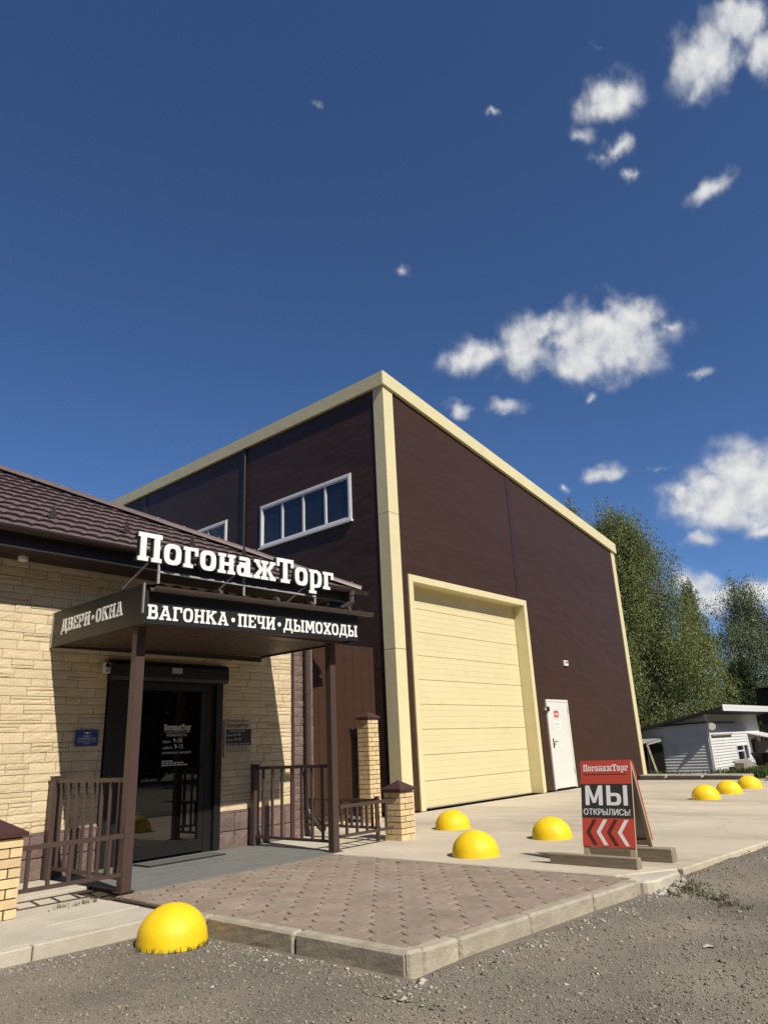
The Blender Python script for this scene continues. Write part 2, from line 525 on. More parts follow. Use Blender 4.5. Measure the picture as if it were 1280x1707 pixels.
def Ring(x0, y0, x1, y1, t, tv=None, n=28, e=2.9):
    tv = tv or t * 0.8
    cx_, cy_, a, b = (x0 + x1) / 2, (y0 + y1) / 2, (x1 - x0) / 2, (y1 - y0) / 2
    o, i = [], []
    for k in range(n):
        th = 2 * math.pi * k / n
        c, s = math.cos(th), math.sin(th)
        c2, s2 = math.copysign(abs(c) ** (2 / e), c), math.copysign(abs(s) ** (2 / e), s)
        o.append((cx_ + a * c2, cy_ + b * s2))
        i.append((cx_ + (a - t) * c2, cy_ + (b - tv) * s2))
    return ('r', o, i, True)


def Bowl(x0, y0, x1, y1, t, tv=None, n=12, e=2.7):
    tv = tv or t * 0.75
    xm = x1 - (y1 - y0) * 0.45
    o, i = [(x0, y0)], [(x0, y0 + tv)]
    for k in range(n + 1):
        th = -math.pi / 2 + math.pi * k / n
        c, s = math.cos(th), math.sin(th)
        c2, s2 = abs(c) ** (2 / e), math.copysign(abs(s) ** (2 / e), s)
        cy_, b = (y0 + y1) / 2, (y1 - y0) / 2
        o.append((xm + (x1 - xm) * c2, cy_ + b * s2))
        i.append((xm + (x1 - xm - t) * c2, cy_ + (b - tv) * s2))
    o.append((x0, y1))
    i.append((x0, y1 - tv))
    return ('r', o, i, False)


def glyph(ch):
    S, X = 0.14, 0.76
    T = 0.21
    if ch == 'П':
        return [Rc(0, .84, .86, 1), Rc(.08, S, .08 + T, .84), Rc(.57, S, .57 + T, .84), Rc(0, 0, .37, S), Rc(.49, 0, .86, S)], .86
    if ch == 'Т':
        return [Rc(0, .84, .84, 1), Rc(0, .66, .13, .84), Rc(.71, .66, .84, .84), Rc(.315, S, .525, .84), Rc(.2, 0, .64, S)], .84
    if ch == 'В':
        return [Rc(.09, S, .30, 1 - S), Rc(0, 0, .3, S), Rc(0, 1 - S, .3, 1), Bowl(.3, .48, .74, 1, .2), Bowl(.3, 0, .80, .585, .21)], .80
    if ch == 'А':
        return [Po((.07, S), (.26, S), (.53, .9), (.36, .9)), Po((.66, S), (.87, S), (.62, .9), (.44, .9)), Rc(.24, .28, .72, .41), Rc(0, 0, .36, S), Rc(.56, 0, .96, S), Rc(.24, .88, .64, 1)], .96
    if ch == 'Г':
        return [Rc(.08, S, .29, .84), Rc(0, .84, .74, 1), Rc(.6, .62, .74, .84), Rc(0, 0, .42, S)], .74
    if ch == 'О':
        return [Ring(0, 0, .80, 1, .21)], .80
    if ch == 'Н':
        return [Rc(.08, S, .29, 1 - S), Rc(.60, S, .81, 1 - S), Rc(.29, .43, .60, .58), Rc(0, 0, .37, S), Rc(.52, 0, .89, S), Rc(0, 1 - S, .37, 1), Rc(.52, 1 - S, .89, 1)], .89
    if ch == 'К':
        return [Rc(.08, S, .29, 1 - S), Rc(0, 0, .37, S), Rc(0, 1 - S, .37, 1), Po((.29, .42), (.43, .52), (.82, .9), (.57, .9), (.29, .6)), Po((.36, .5), (.52, .62), (.88, S), (.62, S)), Rc(.54, 0, .94, S), Rc(.5, 1 - S, .9, 1)], .94
    if ch == 'Е':
        return [Rc(.08, S, .29, 1 - S), Rc(0, 0, .74, S), Rc(0, 1 - S, .74, 1), Rc(.6, S, .74, .32), Rc(.6, .68, .74, 1 - S), Rc(.29, .44, .52, .57)], .74
    if ch == 'Ч':
        return [Rc(.08, .5, .28, 1 - S), Rc(.53, S, .74, 1 - S), Rc(.14, .37, .53, .52), Rc(0, 1 - S, .36, 1), Rc(.46, 1 - S, .82, 1), Rc(.42, 0, .82, S)], .82
    if ch == 'И':
        return [Rc(.08, S, .29, 1 - S), Rc(.62, S, .83, 1 - S), Po((.29, .16), (.29, .44), (.62, .84), (.62, .56)), Rc(0, 0, .37, S), Rc(.54, 0, .91, S), Rc(0, 1 - S, .37, 1), Rc(.54, 1 - S, .91, 1)], .91
    if ch == 'Д':
        return [Rc(0, .06, .96, .21), Rc(0, -.16, .14, .06), Rc(.82, -.16, .96, .06), Rc(.22, .86, .84, 1), Po((.12, .21), (.31, .21), (.44, .86), (.27, .86)), Rc(.60, .21, .80, .86)], .96
    if ch == 'Ы':
        return [Rc(.08, S, .28, 1 - S), Rc(0, 0, .28, S), Rc(0, 1 - S, .37, 1), Bowl(.28, 0, .74, .58, .2), Rc(.88, S, 1.08, 1 - S), Rc(.80, 0, 1.16, S), Rc(.80, 1 - S, 1.16, 1)], 1.16
    if ch == 'М':
        return [Rc(.08, S, .27, 1 - S), Rc(.83, S, 1.02, 1 - S), Po((.27, .6), (.27, .95), (.37, 1), (.58, .42), (.5, .2)), Po((.83, .6), (.83, .95), (.73, 1), (.52, .42), (.6, .2)), Rc(0, 0, .36, S), Rc(.74, 0, 1.1, S), Rc(0, 1 - S, .36, 1), Rc(.74, 1 - S, 1.1, 1)], 1.1
    if ch == 'Х':
        return [Po((.08, S), (.31, S), (.82, 1 - S), (.59, 1 - S)), Po((.59, S), (.83, S), (.31, 1 - S), (.07, 1 - S)), Rc(0, 0, .38, S), Rc(.52, 0, .9, S), Rc(0, 1 - S, .38, 1), Rc(.52, 1 - S, .9, 1)], .9
    if ch == 'Р':
        return [Rc(.08, S, .29, 1 - S), Rc(0, 0, .42, S), Rc(0, 1 - S, .29, 1), Bowl(.29, .38, .78, 1, .2)], .78
    if ch == '•':
        return [Po(*[(.34 + .175 * math.cos(t), .47 + .175 * math.sin(t)) for t in np.linspace(0, 2 * math.pi, 16, endpoint=False)])], .68
    if ch == 'о':
        return [Ring(0, 0, .66, X, .20)], .66
    if ch == 'г':
        return [Rc(.07, .12, .27, X - .13), Rc(0, X - .13, .58, X), Rc(.45, X - .30, .58, X - .13), Rc(0, 0, .38, .12)], .58
    if ch == 'н':
        return [Rc(.07, .12, .26, X - .12), Rc(.48, .12, .67, X - .12), Rc(.26, .31, .48, .44), Rc(0, 0, .33, .12), Rc(.41, 0, .74, .12), Rc(0, X - .12, .33, X), Rc(.41, X - .12, .74, X)], .74
    if ch == 'а':
        return [Ring(0, 0, .50, .46, .17, .12), Rc(.40, .12, .59, X - .2), Rc(.34, 0, .70, .12), Bowl(.10, X - .36, .59, X, .19, .14)], .70
    if ch == 'ж':
        return [Rc(.40, .12, .58, X - .12), Rc(.32, 0, .66, .12), Rc(.32, X - .12, .66, X), Po((.02, .12), (.22, .12), (.42, .4), (.30, .46)), Po((.96, .12), (.76, .12), (.56, .4), (.68, .46)), Po((.04, X - .12), (.23, X - .12), (.42, .36), (.30, .30)), Po((.94, X - .12), (.75, X - .12), (.56, .36), (.68, .30)), Rc(-.04, 0, .26, .12), Rc(.72, 0, 1.02, .12), Rc(-.02, X - .12, .25, X), Rc(.73, X - .12, 1.0, X)], 1.0
    if ch == 'р':
        return [Rc(.07, -.14, .26, X - .12), Rc(0, -.26, .38, -.14), Rc(0, X - .12, .26, X), Bowl(.26, 0, .68, X, .19, .13)], .68
    return [], .35


def word(text, origin, u, v, n, height, width, depth, w0=0.0, gap=0.10):
    """slab letters laid from origin along u; yields (character, MB) fitted to width"""
    o, u, v, n = Vector(origin), Vector(u), Vector(v), Vector(n)
    adv, x = [], 0.0
    for ch in text:
        g, w = glyph(ch)
        adv.append((ch, g, x))
        x += w + gap
    sx = width / (x - gap)
    out = []
    for ch, g, x0 in adv:
        if not g:
            continue
        mb = MB()
        for k, pr in enumerate(g):
            d1 = depth + k * 0.0005
            T = lambda a, b, w, x0=x0: tuple(o + u * ((a + x0) * sx) + v * (b * height) + n * w)
            if pr[0] == 'p':
                mb.prism(pr[1], w0, w0 + d1, T)
            else:
                mb.band(pr[1], pr[2], w0, w0 + d1, T, pr[3])
        out.append((ch, mb))
    return out


def text_mesh(body, origin, u, v, n, height, width=None, bold=0.0, depth=0.0015, align='LEFT'):
    cu_ = bpy.data.curves.new('t', 'FONT')
    cu_.body = body
    cu_.size = 1.0
    cu_.offset = bold
    cu_.resolution_u = 3
    ob = bpy.data.objects.new('t', cu_)
    COL.objects.link(ob)
    dg = bpy.context.evaluated_depsgraph_get()
    me = bpy.data.meshes.new_from_object(ob.evaluated_get(dg))
    co = np.empty(len(me.vertices) * 3)
    me.vertices.foreach_get('co', co)
    co = co.reshape(-1, 3)
    faces = [tuple(p.vertices) for p in me.polygons]
    bpy.data.objects.remove(ob)
    bpy.data.curves.remove(cu_)
    bpy.data.meshes.remove(me)
    mn, mx_ = co.min(0), co.max(0)
    h = height / 0.73
    s = (width / (mx_[0] - mn[0])) if width else h
    o, u, v, n = Vector(origin), Vector(u), Vector(v), Vector(n)
    vs = [tuple(o + u * ((c[0] - mn[0]) * s) + v * (c[1] * h) + n * depth) for c in co]
    return MB().add(vs, faces)


UX, UY, UZ = Vector((1, 0, 0)), Vector((0, 1, 0)), Vector((0, 0, 1))

# ------------------------------------------------------------------ ground
def sstep(a, b, x):
    t = np.clip((x - a) / (b - a), 0, 1)
    return t * t * (3 - 2 * t)


def ground_z(x, y):
    x, y = np.asarray(x, float), np.asarray(y, float)
    z = -0.118 + 0.028 * sstep(4.6, 5.6, y) * (1 - sstep(3.4, 4.0, x))
    z = z + 0.100 * sstep(6.2, 7.6, x)
    z = z - 0.42 * sstep(21.5, 29, x)
    z = z + 0.008 * np.sin(x * 2.1 + 0.7 * y) * np.sin(y * 1.7 - x * 0.4)
    z = z + 0.010 * np.exp(-((y - 2.85) / 0.25) ** 2) * (x < 6.6) * (x > 3.3)
    z = np.where((x > 6.45) & (x < 22.0) & (y > 2.75 - (x - 6.3) * 0.1), np.minimum(z, -0.05), z)
    z = np.where((x > 3.66) & (x < 6.5) & (y > 3.05), -0.2, z)
    return z


def axis(a, b, fine0, fine1, step):
    c = list(np.arange(fine0, fine1 + 1e-6, step))
    lo, hi = [], []
    s, x = step, fine0
    while x > a:
        s *= 1.5
        x -= s
        lo.append(max(x, a))
    s, x = step, fine1
    while x < b:
        s *= 1.5
        x += s
        hi.append(min(x, b))
    return np.array(sorted(set(lo)) + c + sorted(set(hi)))


gx, gy = axis(-500, 900, -2, 12, 0.12), axis(-500, 900, -2, 9, 0.12)
XX, YY = np.meshgrid(gx, gy, indexing='ij')
ZZ = ground_z(XX, YY)
nx, ny = XX.shape
idx = np.arange(nx * ny).reshape(nx, ny)
gf = np.stack([idx[:-1, :-1], idx[1:, :-1], idx[1:, 1:], idx[:-1, 1:]], -1).reshape(-1, 4)
gm = bpy.data.meshes.new('ground')
gm.from_pydata(np.stack([XX, YY, ZZ], -1).reshape(-1, 3).tolist(), [], gf.tolist())
gm.materials.append(m_gravel)
gm.polygons.foreach_set('use_smooth', [True] * len(gm.polygons))
tag(_reg(bpy.data.objects.new('ground', gm), None, (0, 0, 0)), kind='structure')


def in_hard(x, y):
    pad = (x > 3.60) & (y > 3.02 - (x - 3.65) * 0.08) & (x < 6.6)
    walk = (x < 3.7) & (y > 5.40)
    apron = (x > 6.45) & (y > 2.78 - (x - 6.3) * 0.095) & (x < 21)
    return pad | walk | apron


def fast_mesh(name, V, Fq, mat, k):
    me = bpy.data.meshes.new(name)
    nV, nF = len(V), len(Fq)
    me.vertices.add(nV)
    me.vertices.foreach_set('co', np.asarray(V, np.float32).ravel())
    me.loops.add(nF * k)
    me.loops.foreach_set('vertex_index', np.asarray(Fq, np.int32).ravel())
    me.polygons.add(nF)
    me.polygons.foreach_set('loop_start', np.arange(0, nF * k, k, dtype=np.int32))
    me.update(calc_edges=True)
    me.materials.append(mat)
    return me


OCT_V = np.array([(1, 0, 0), (-1, 0, 0), (0, 1, 0), (0, -1, 0), (0, 0, 1), (0, 0, -1)], float)
OCT_F = np.array([(0, 2, 4), (2, 1, 4), (1, 3, 4), (3, 0, 4), (2, 0, 5), (1, 2, 5), (3, 1, 5), (0, 3, 5)])


def stones(name, x, y, size, mat, flat=0.55):
    n = len(x)
    z = ground_z(x, y)
    ang = RNG.uniform(0, 6.28, n)
    sc = np.stack([size * RNG.uniform(.7, 1.4, n), size * RNG.uniform(.6, 1.1, n), size * flat * RNG.uniform(.7, 1.2, n)], -1)
    V = OCT_V[None] * sc[:, None] + RNG.normal(0, .16, (n, 6, 3)) * size[:, None, None]
    c, s = np.cos(ang)[:, None], np.sin(ang)[:, None]
    X, Y = V[..., 0] * c - V[..., 1] * s, V[..., 0] * s + V[..., 1] * c
    V = np.stack([X + x[:, None], Y + y[:, None], V[..., 2] + (z + size * 0.12)[:, None]], -1)
    Fq = OCT_F[None] + (np.arange(n) * 6)[:, None, None]
    me = fast_mesh(name, V.reshape(-1, 3), Fq.reshape(-1, 3), mat, 3)
    return _reg(bpy.data.objects.new(name, me), None, (0, 0, 0))


def scatter(n, dmin, dmax, power=1.0):
    r = dmin + (dmax - dmin) * RNG.random(n) ** power
    a = YAW + RNG.uniform(-0.62, 0.62, n)
    x, y = r * np.cos(a), r * np.sin(a)
    k = ~in_hard(x, y)
    return x[k], y[k]


x, y = scatter(90000, 2.6, 11, 1.25)
tag(stones('gravel', x, y, RNG.gamma(3, .0017, len(x)) + .0016, m_stone), 'fine grey brown gravel grit spread over the yard', 'gravel', kind='stuff')
x, y = scatter(520, 2.8, 9, 1.0)
kx = RNG.uniform(3.2, 6.4, 420)
ky = 2.98 - (kx - 3.65) * 0.08 - np.abs(RNG.normal(0, .12, 420))
jx = 3.60 - np.abs(RNG.normal(0, .13, 300))
jy = RNG.uniform(3.1, 5.3, 300)
lx = RNG.uniform(2.0, 3.5, 160)
ly = 5.36 - np.abs(RNG.normal(0, .10, 160))
x = np.concatenate([x, kx, jx, lx])
y = np.concatenate([y, ky, jy, ly])
k = ~in_hard(x, y)
x, y = x[k], y[k]
tag(stones('pale_pebbles', x, y, RNG.gamma(2.0, .0034, len(x)) + .003, m_pebble, .45), 'scattered pale limestone pebbles on the grey gravel', 'pebbles', kind='stuff')

# weeds and grass ------------------------------------------------------------
def blades(name, pts, hgt, mat, lean=.5, wid=.004, per=10, spread=.04, zf=None):
    V, Fq = [], []
    pts = np.asarray(pts, float)
    n = len(pts) * per
    base = np.repeat(pts, per, 0)[:, :2] + RNG.normal(0, spread, (n, 2))
    z = (zf or ground_z)(base[:, 0], base[:, 1])
    h = hgt * RNG.uniform(.45, 1.2, n)
    a = RNG.uniform(0, 6.28, n)
    L = lean * h * RNG.uniform(.2, 1.3, n)
    w = wid * RNG.uniform(.7, 1.6, n)
    dx, dy = np.cos(a), np.sin(a)
    P0 = np.stack([base[:, 0] - dy * w, base[:, 1] + dx * w, z - .01], -1)
    P1 = np.stack([base[:, 0] + dy * w, base[:, 1] - dx * w, z - .01], -1)
    P2 = np.stack([base[:, 0] + dx * L * .45 + dy * w * .8, base[:, 1] + dy * L * .45 - dx * w * .8, z + h * .65], -1)
    P3 = np.stack([base[:, 0] + dx * L * .45 - dy * w * .8, base[:, 1] + dy * L * .45 + dx * w * .8, z + h * .65], -1)
    P4 = np.stack([base[:, 0] + dx * L + dy * w * .2, base[:, 1] + dy * L - dx * w * .2, z + h], -1)
    P5 = np.stack([base[:, 0] + dx * L - dy * w * .2, base[:, 1] + dy * L + dx * w * .2, z + h], -1)
    V = np.stack([P0, P1, P2, P3, P4, P5], 1).reshape(-1, 3)
    Fq = (np.array([(0, 1, 2, 3), (3, 2, 4, 5)])[None] + (np.arange(n) * 6)[:, None, None]).reshape(-1, 4)
    return _reg(bpy.data.objects.new(name, fast_mesh(name, V, Fq, mat, 4)), None, (0, 0, 0))


wp = [(6.75 + RNG.normal(0, .16), 2.56 + RNG.normal(0, .07)) for _ in range(24)]
t_ = RNG.random(120)
wp += [(6.75 - .45 * a + RNG.normal(0, .05), 2.6 - .6 * a + RNG.normal(0, .06)) for a in t_[:34]]
tag(blades('weeds', wp, .024, m_weed, 1.2, .004, 9, .03), 'low dusty green weeds at the end of the kerb', 'weeds', kind='stuff')
wp = [(3.35 + .26 * math.cos(a), 5.06 + .26 * math.sin(a)) for a in RNG.uniform(2.6, 6.4, 22)]
wp += [(3.60, 4.35), (3.59, 4.33)]
tag(blades('weed_sprigs', wp, .035, m_weed, .7, .002, 5, .012), 'tiny dry weed sprigs round the foot of the nearest yellow hemisphere', 'weeds', kind='stuff')
zf0 = lambda x, y: np.zeros_like(x) + 0.0
wp = [(3.1 + RNG.uniform(0, .7), 6.55 + RNG.normal(0, .03)) for _ in range(26)] + [(3.62 + RNG.normal(0, .03), 6.70 + RNG.normal(0, .03)) for _ in range(10)]
tag(blades('joint_grass', wp, .03, m_weed, .6, .002, 4, .012, zf0), 'sparse grass in the slab joint under the low railing left of the entrance', 'grass', kind='stuff')

# ------------------------------------------------------------------ kerbs, pavers, slabs
pad = setting('paver_pad', (3.65, 3.0, 0))
MB().prism([(3.74, 3.17), (6.36, 2.93), (6.50, 3.0), (6.50, 6.60), (3.74, 6.60)], -.16, -.018).build('sand_bed', m_joint, pad)
# interlocking pavers on a diagonal lattice, each edge a shared S curve
PW, PL = 0.205, 0.215
ang = rad(41)
ca, sa = math.cos(ang), math.sin(ang)


def scurve(p, q, amp, n=5):
    p, q = Vector((*p, 0)), Vector((*q, 0))
    d = q - p
    nn = Vector((-d.y, d.x, 0)).normalized()
    return [(p + d * (i / n) + nn * (amp * math.sin(2 * math.pi * i / n)))[:2] for i in range(n)]


hw, q1, q2 = PW / 2, PL * 0.36, PL * 0.64
cor = [(-hw, -q1), (0, -q2), (hw, -q1), (hw, q1), (0, q2), (-hw, q1)]
hexp = []
for i in range(6):
    a, b = cor[i], cor[(i + 1) % 6]
    amp = [.012, .012, .018, -.012, -.012, .018][i]
    if i in (3, 4):
        c2 = scurve(b, a, -amp * -1, 5)
    hexp += scurve(a, b, {0: .007, 1: .007, 2: .017, 3: .007, 4: .007, 5: .017}[i], 5)
hexp = [(x_ * .965, y_ * .972) for x_, y_ in hexp]


def clip(poly, nx_, ny_, c):
    """keep points with nx*x+ny*y <= c"""
    out = []
    for i in range(len(poly)):
        a, b = poly[i], poly[(i + 1) % len(poly)]
        da, db = nx_ * a[0] + ny_ * a[1] - c, nx_ * b[0] + ny_ * b[1] - c
        if da <= 0:
            out.append(a)
        if da * db < 0:
            t = da / (da - db)
            out.append((a[0] + t * (b[0] - a[0]), a[1] + t * (b[1] - a[1])))
    return out


def paver_mesh(poly, name):
    n = len(poly)
    cx_, cy_ = sum(p[0] for p in poly) / n, sum(p[1] for p in poly) / n
    top = [(cx_ + (x_ - cx_) * .95, cy_ + (y_ - cy_) * .95) for x_, y_ in poly]
    mb = MB().add([(x_, y_, -.05) for x_, y_ in poly] + [(x_, y_, -.009) for x_, y_ in poly] + [(x_, y_, 0) for x_, y_ in top],
                  [(i, (i + 1) % n, n + (i + 1) % n, n + i) for i in range(n)] + [(n + i, n + (i + 1) % n, 2 * n + (i + 1) % n, 2 * n + i) for i in range(n)] + [tuple(range(2 * n, 3 * n))])
    return mb.mesh(name, m_paver)


full = [(x_ * ca - y_ * sa, x_ * sa + y_ * ca) for x_, y_ in hexp]
full_me = paver_mesh(full, 'paver')
bnds = [(-1, 0, -3.765), (-.1, -1, -3.592), (1, 0, 6.50), (0, 1, 6.60), (0.02, 1, 6.72)]
npav, rest = 0, MB()
for i in range(-40, 60):
    for j in range(-40, 60):
        lx_, ly_ = i * PW + (j % 2) * hw, j * (q1 + q2)
        px, py = 5.1 + lx_ * ca - ly_ * sa, 4.8 + lx_ * sa + ly_ * ca
        if not (3.5 < px < 6.75 and 2.9 < py < 6.85):
            continue
        poly = [(x_ + px, y_ + py) for x_, y_ in full]
        ins = all(a * x_ + b * y_ <= c for a, b, c in bnds for x_, y_ in poly)
        dz = RNG.normal(0, .0015)
        if ins:
            inst('paver', full_me, pad, (px, py, dz), rot=(RNG.normal(0, .006), RNG.normal(0, .006), 0))
            npav += 1
        else:
            for a, b, c in bnds:
                poly = clip(poly, a, b, c) if len(poly) > 2 else []
            if len(poly) > 2:
                ar = abs(sum(poly[k][0] * poly[(k + 1) % len(poly)][1] - poly[(k + 1) % len(poly)][0] * poly[k][1] for k in range(len(poly)))) / 2
                if ar > .012 and npav < 290:
                    o = inst('paver', paver_mesh([(x_ - px, y_ - py) for x_, y_ in poly], 'paver'), pad, (px, py, dz))
                    npav += 1
                elif ar > .0008:
                    rest.prism(poly, -.05, dz)
if rest.v:
    tag(rest.build('cut_pavers', m_paver, pad), kind='stuff')
print('PAVERS', npav)


def rough_slab(name, poly, z0, z1, mat, parent, bevel=.012, jag=.0):
    if jag:
        out = []
        for i in range(len(poly)):
            a, b = Vector(poly[i]), Vector(poly[(i + 1) % len(poly)])
            L = (b - a).length
            n = max(1, int(L / .07))
            nn = Vector((-(b - a).y, (b - a).x)).normalized()
            for k in range(n):
                out.append(tuple(a.lerp(b, k / n) + nn * (random.gauss(0, jag) if k else 0)))
        poly = out
    return MB().prism(poly, z0, z1).build(name, mat, parent, bevel=bevel)


kerb = setting('kerb', (3.65, 3.0, 0))


def kerb_run(p, q, joints, width, z0, z1, side, mat=m_kerb):
    p, q = Vector(p), Vector(q)
    d = (q - p)
    L = d.length
    d.normalize()
    nn = Vector((-d.y, d.x)) * side * width
    for a, b in zip(joints[:-1], joints[1:]):
        A, B = p + d * (a + .005), p + d * (b - .005)
        j = [Vector((random.gauss(0, .004), random.gauss(0, .004))) for _ in range(2)]
        poly = [tuple(A + j[0]), tuple(B + j[1]), tuple(B + nn + j[1]), tuple(A + nn + j[0])]
        if side < 0:
            poly = poly[::-1]
        dz = random.gauss(0, .004)
        mb = MB().prism(poly, z0, z1 + dz)
        ko = mb.build('kerb_stone', mat, kerb, bevel=.016)
        bm = bmesh.new()
        bm.from_mesh(ko.data)
        bmesh.ops.subdivide_edges(bm, edges=[e for e in bm.edges if e.calc_length() > .25], cuts=9, use_grid_fill=True)
        bmesh.ops.triangulate(bm, faces=[f_ for f_ in bm.faces if len(f_.verts) > 4])
        for v_ in bm.verts:
            v_.co += Vector((random.gauss(0, .0010), random.gauss(0, .0010), random.gauss(0, .0012)))
        bm.to_mesh(ko.data)
        bm.free()


kerb_run((3.655, 3.11), (3.655, 5.62), [0.0, .98, 1.97, 2.51], .105, -.30, .006, -1)
kerb_run((3.66, 3.10), (6.36, 2.83), [0.0, .13, .46, 1.22, 2.04, 2.70], .115, -.30, .006, 1)
kerb_run((6.375, 2.84), (6.375, 3.12), [0.0, .27], .07, -.30, -.004, -1)

walk = setting('sidewalk', (3.0, 5.5, 0))
for a, b in ((-2.6, -1.6), (-1.6, -.6), (-.6, .4), (.4, 1.4), (1.4, 2.52), (2.52, 3.64)):
    MB().box((a + .005, 5.43, -.25), (b - .005, 5.52, .002 + random.gauss(0, .002))).build('kerb_stone', m_walk, walk, bevel=.008)
for i, a in enumerate(np.arange(-2.6, 3.6, .78)):
    for y0, y1 in ((5.53, 6.50), (6.51, 7.40), (7.41, 8.34)):
        if i % 2 and y0 < 5.6:
            ys = ((5.53, 5.98), (5.985, 6.50))
        else:
            ys = ((y0, y1),)
        for c, d_ in ys:
            b_ = min(a + .774, 3.64 if c < 6.6 else 3.94)
            if a >= 2.8:
                b_ = 3.64 if c < 6.6 else 3.94
            MB().box((a, c, -.1), (b_, d_, RNG.normal(0, .002))).build('slab', m_walk, walk, bevel=.005)
MB().box((-2.6, 5.5, -.2), (3.94, 8.36, -.03)).build('slab_bed', m_joint, walk)

porch = setting('porch_floor', (5.3, 7.4, 0))
MB().box((3.95, 6.62, -.2), (6.74, 8.5, -.012)).build('tile_bed', m_joint, porch)
for i in range(5):
    for j in range(6):
        x0_, y0_ = 3.96 + i * .555, 6.625 + j * .29
        MB().box((x0_, y0_, -.05), (x0_ + .551, y0_ + .286, RNG.normal(0.004, .0008))).build('tile', m_tile, porch, bevel=.002)

apron = setting('concrete_apron', (10, 6, 0))


def edge_y(x_):
    return 2.80 - (x_ - 6.3) * 0.094


MB().prism([(6.5, 3.1), (20.8, 1.7), (20.8, 9.0), (6.5, 9.0)], -.2, -.022).build('slab_bed', m_joint, apron)
xs = [(6.52, 3.02, 7.46, 7.06), (7.50, 7.08, 9.75, 9.12), (9.79, 9.14, 12.4, 11.9), (12.44, 11.92, 15.6, 14.2), (15.64, 14.22, 20.9, 20.2)]
JX = [6.515, 7.20, 9.45, 12.2, 14.85, 20.4]
TILT = [0.0, .05, .09, .1, .1, .1]
for i in range(5):
    xl0, xr0 = JX[i] - TILT[i] * 1.5, JX[i + 1] - TILT[i + 1] * 1.5
    xl1, xr1 = JX[i] + TILT[i] * 2.3, JX[i + 1] + TILT[i + 1] * 2.3
    g = .022
    yb = 6.62 if i == 0 else 8.985
    poly = [(xl0 + g, edge_y(xl0) + (.32 if i == 0 else 0)), (xr0 - g, edge_y(xr0) + (.03 if i == 0 else 0)), (xr1 - g, yb), (xl1 + g, yb)]
    rough_slab('slab', poly, -.12, RNG.normal(0, .003), m_conc, apron, .010)
rough_slab('slab', [(6.76, 6.64), (7.36, 6.64), (7.40, 8.34), (6.76, 8.34)], -.1, .0, m_walk, apron, .006)
rough_slab('slab', [(7.38, 6.64), (7.66, 6.64), (7.90, 9.3), (7.42, 9.3)], -.1, -.002, m_walk, apron, .006)
rough_slab('broken_edge', [(6.44, 2.80), (6.56, 2.72), (6.80, 2.70), (7.02, 2.715), (7.0, 2.82), (6.44, 3.1)], -.12, -.004, m_walk, apron, .02, .018)
# small threshold strip in front of the gate, rubble at the broken edge
x = RNG.uniform(6.42, 6.95, 160)
y = 2.70 + RNG.normal(0, .05, 160)
tag(stones('concrete_crumbs', x, y, RNG.gamma(2.5, .006, 160) + .004, m_pebble), 'crumbled concrete bits at the broken end of the apron', 'rubble', kind='stuff')

# ------------------------------------------------------------------ hangar
HX, HY = 10.7, 9.0
HXR, HYB = 21.9, 20.6
ZL, ZR = 8.74, 6.86                       # wall heights at the left and right end of the gable
hangar = thing('hangar', ((HX + HXR) / 2, HY, 0), 'tall dark brown metal clad hangar with pale yellow corner trims and gate', 'building')


def ztop(x_):
    return ZL + (ZR - ZL) * (x_ - HX) / (HXR - HX)


MB().prism([(HX + .06, 0), (11.3, 0), (11.3, 4.5), (15.8, 4.5), (15.8, 0), (HXR - .06, 0), (HXR - .06, ztop(HXR) - .02), (HX + .06, ztop(HX) - .02)], -HYB, -(HY + .055), lambda u, v, w: (u, -w, v)).build('frame_core', m_dark, hangar)
MB().box((11.25, HY + .5, 0), (15.85, HY + .6, 4.6)).build('gate_backing', m_dark, hangar)


def clip_poly_rects(x0, x1, z0, z1):
    """front wall piece clipped by the sloping roof and the openings"""
    poly = [(x0, z0), (x1, z0), (x1, min(z1, 99)), (x0, z1)]
    k = (ZR - ZL) / (HXR - HX)
    poly = clip(poly, -k, 1, ZL - k * HX)
    return poly


GX0, GX1, GZ = 11.20, 15.90, 4.55
DX0, DX1, DZ = 16.34, 17.46, 2.13
SEAM = 15.62
zs = [0.03] + [i * .95 + .6 for i in range(10)]
for z0_, z1_ in zip(zs[:-1], zs[1:]):
    for a, b in ((HX + .28, SEAM), (SEAM, HXR - .2)):
        segs = [(a, b, z0_, z1_)]
        out = []
        for (s0, s1, q0, q1_) in segs:
            cuts = []
            if q0 < GZ:
                cuts.append((GX0, GX1, GZ))
            if q0 < DZ:
                cuts.append((DX0, DX1, DZ))
            cur = [(s0, s1, q0, q1_)]
            for (c0, c1, cz) in cuts:
                nxt = []
                for (e0, e1, f0, f1) in cur:
                    if c1 <= e0 or c0 >= e1 or f0 >= cz:
                        nxt.append((e0, e1, f0, f1))
                        continue
                    if c0 > e0:
                        nxt.append((e0, c0, f0, f1))
                    if c1 < e1:
                        nxt.append((c1, e1, f0, f1))
                    if f1 > cz:
                        nxt.append((max(e0, c0), min(e1, c1), cz, f1))
                cur = nxt
            out += cur
        for (e0, e1, f0, f1) in out:
            poly = clip_poly_rects(e0 + .002, e1 - .002, f0 + .0006, f1 - .0006)
            if len(poly) > 2:
                T = lambda u, v, w: (u, HY + .05 - w, v)
                MB().prism(poly, 0, .05, T).build('wall_panel', m_panel, hangar)
MB().box((SEAM - .09, HY - .012, GZ + .02), (SEAM + .09, HY + .02, ztop(SEAM) - .02)).build('seam_flashing', m_seam, hangar)
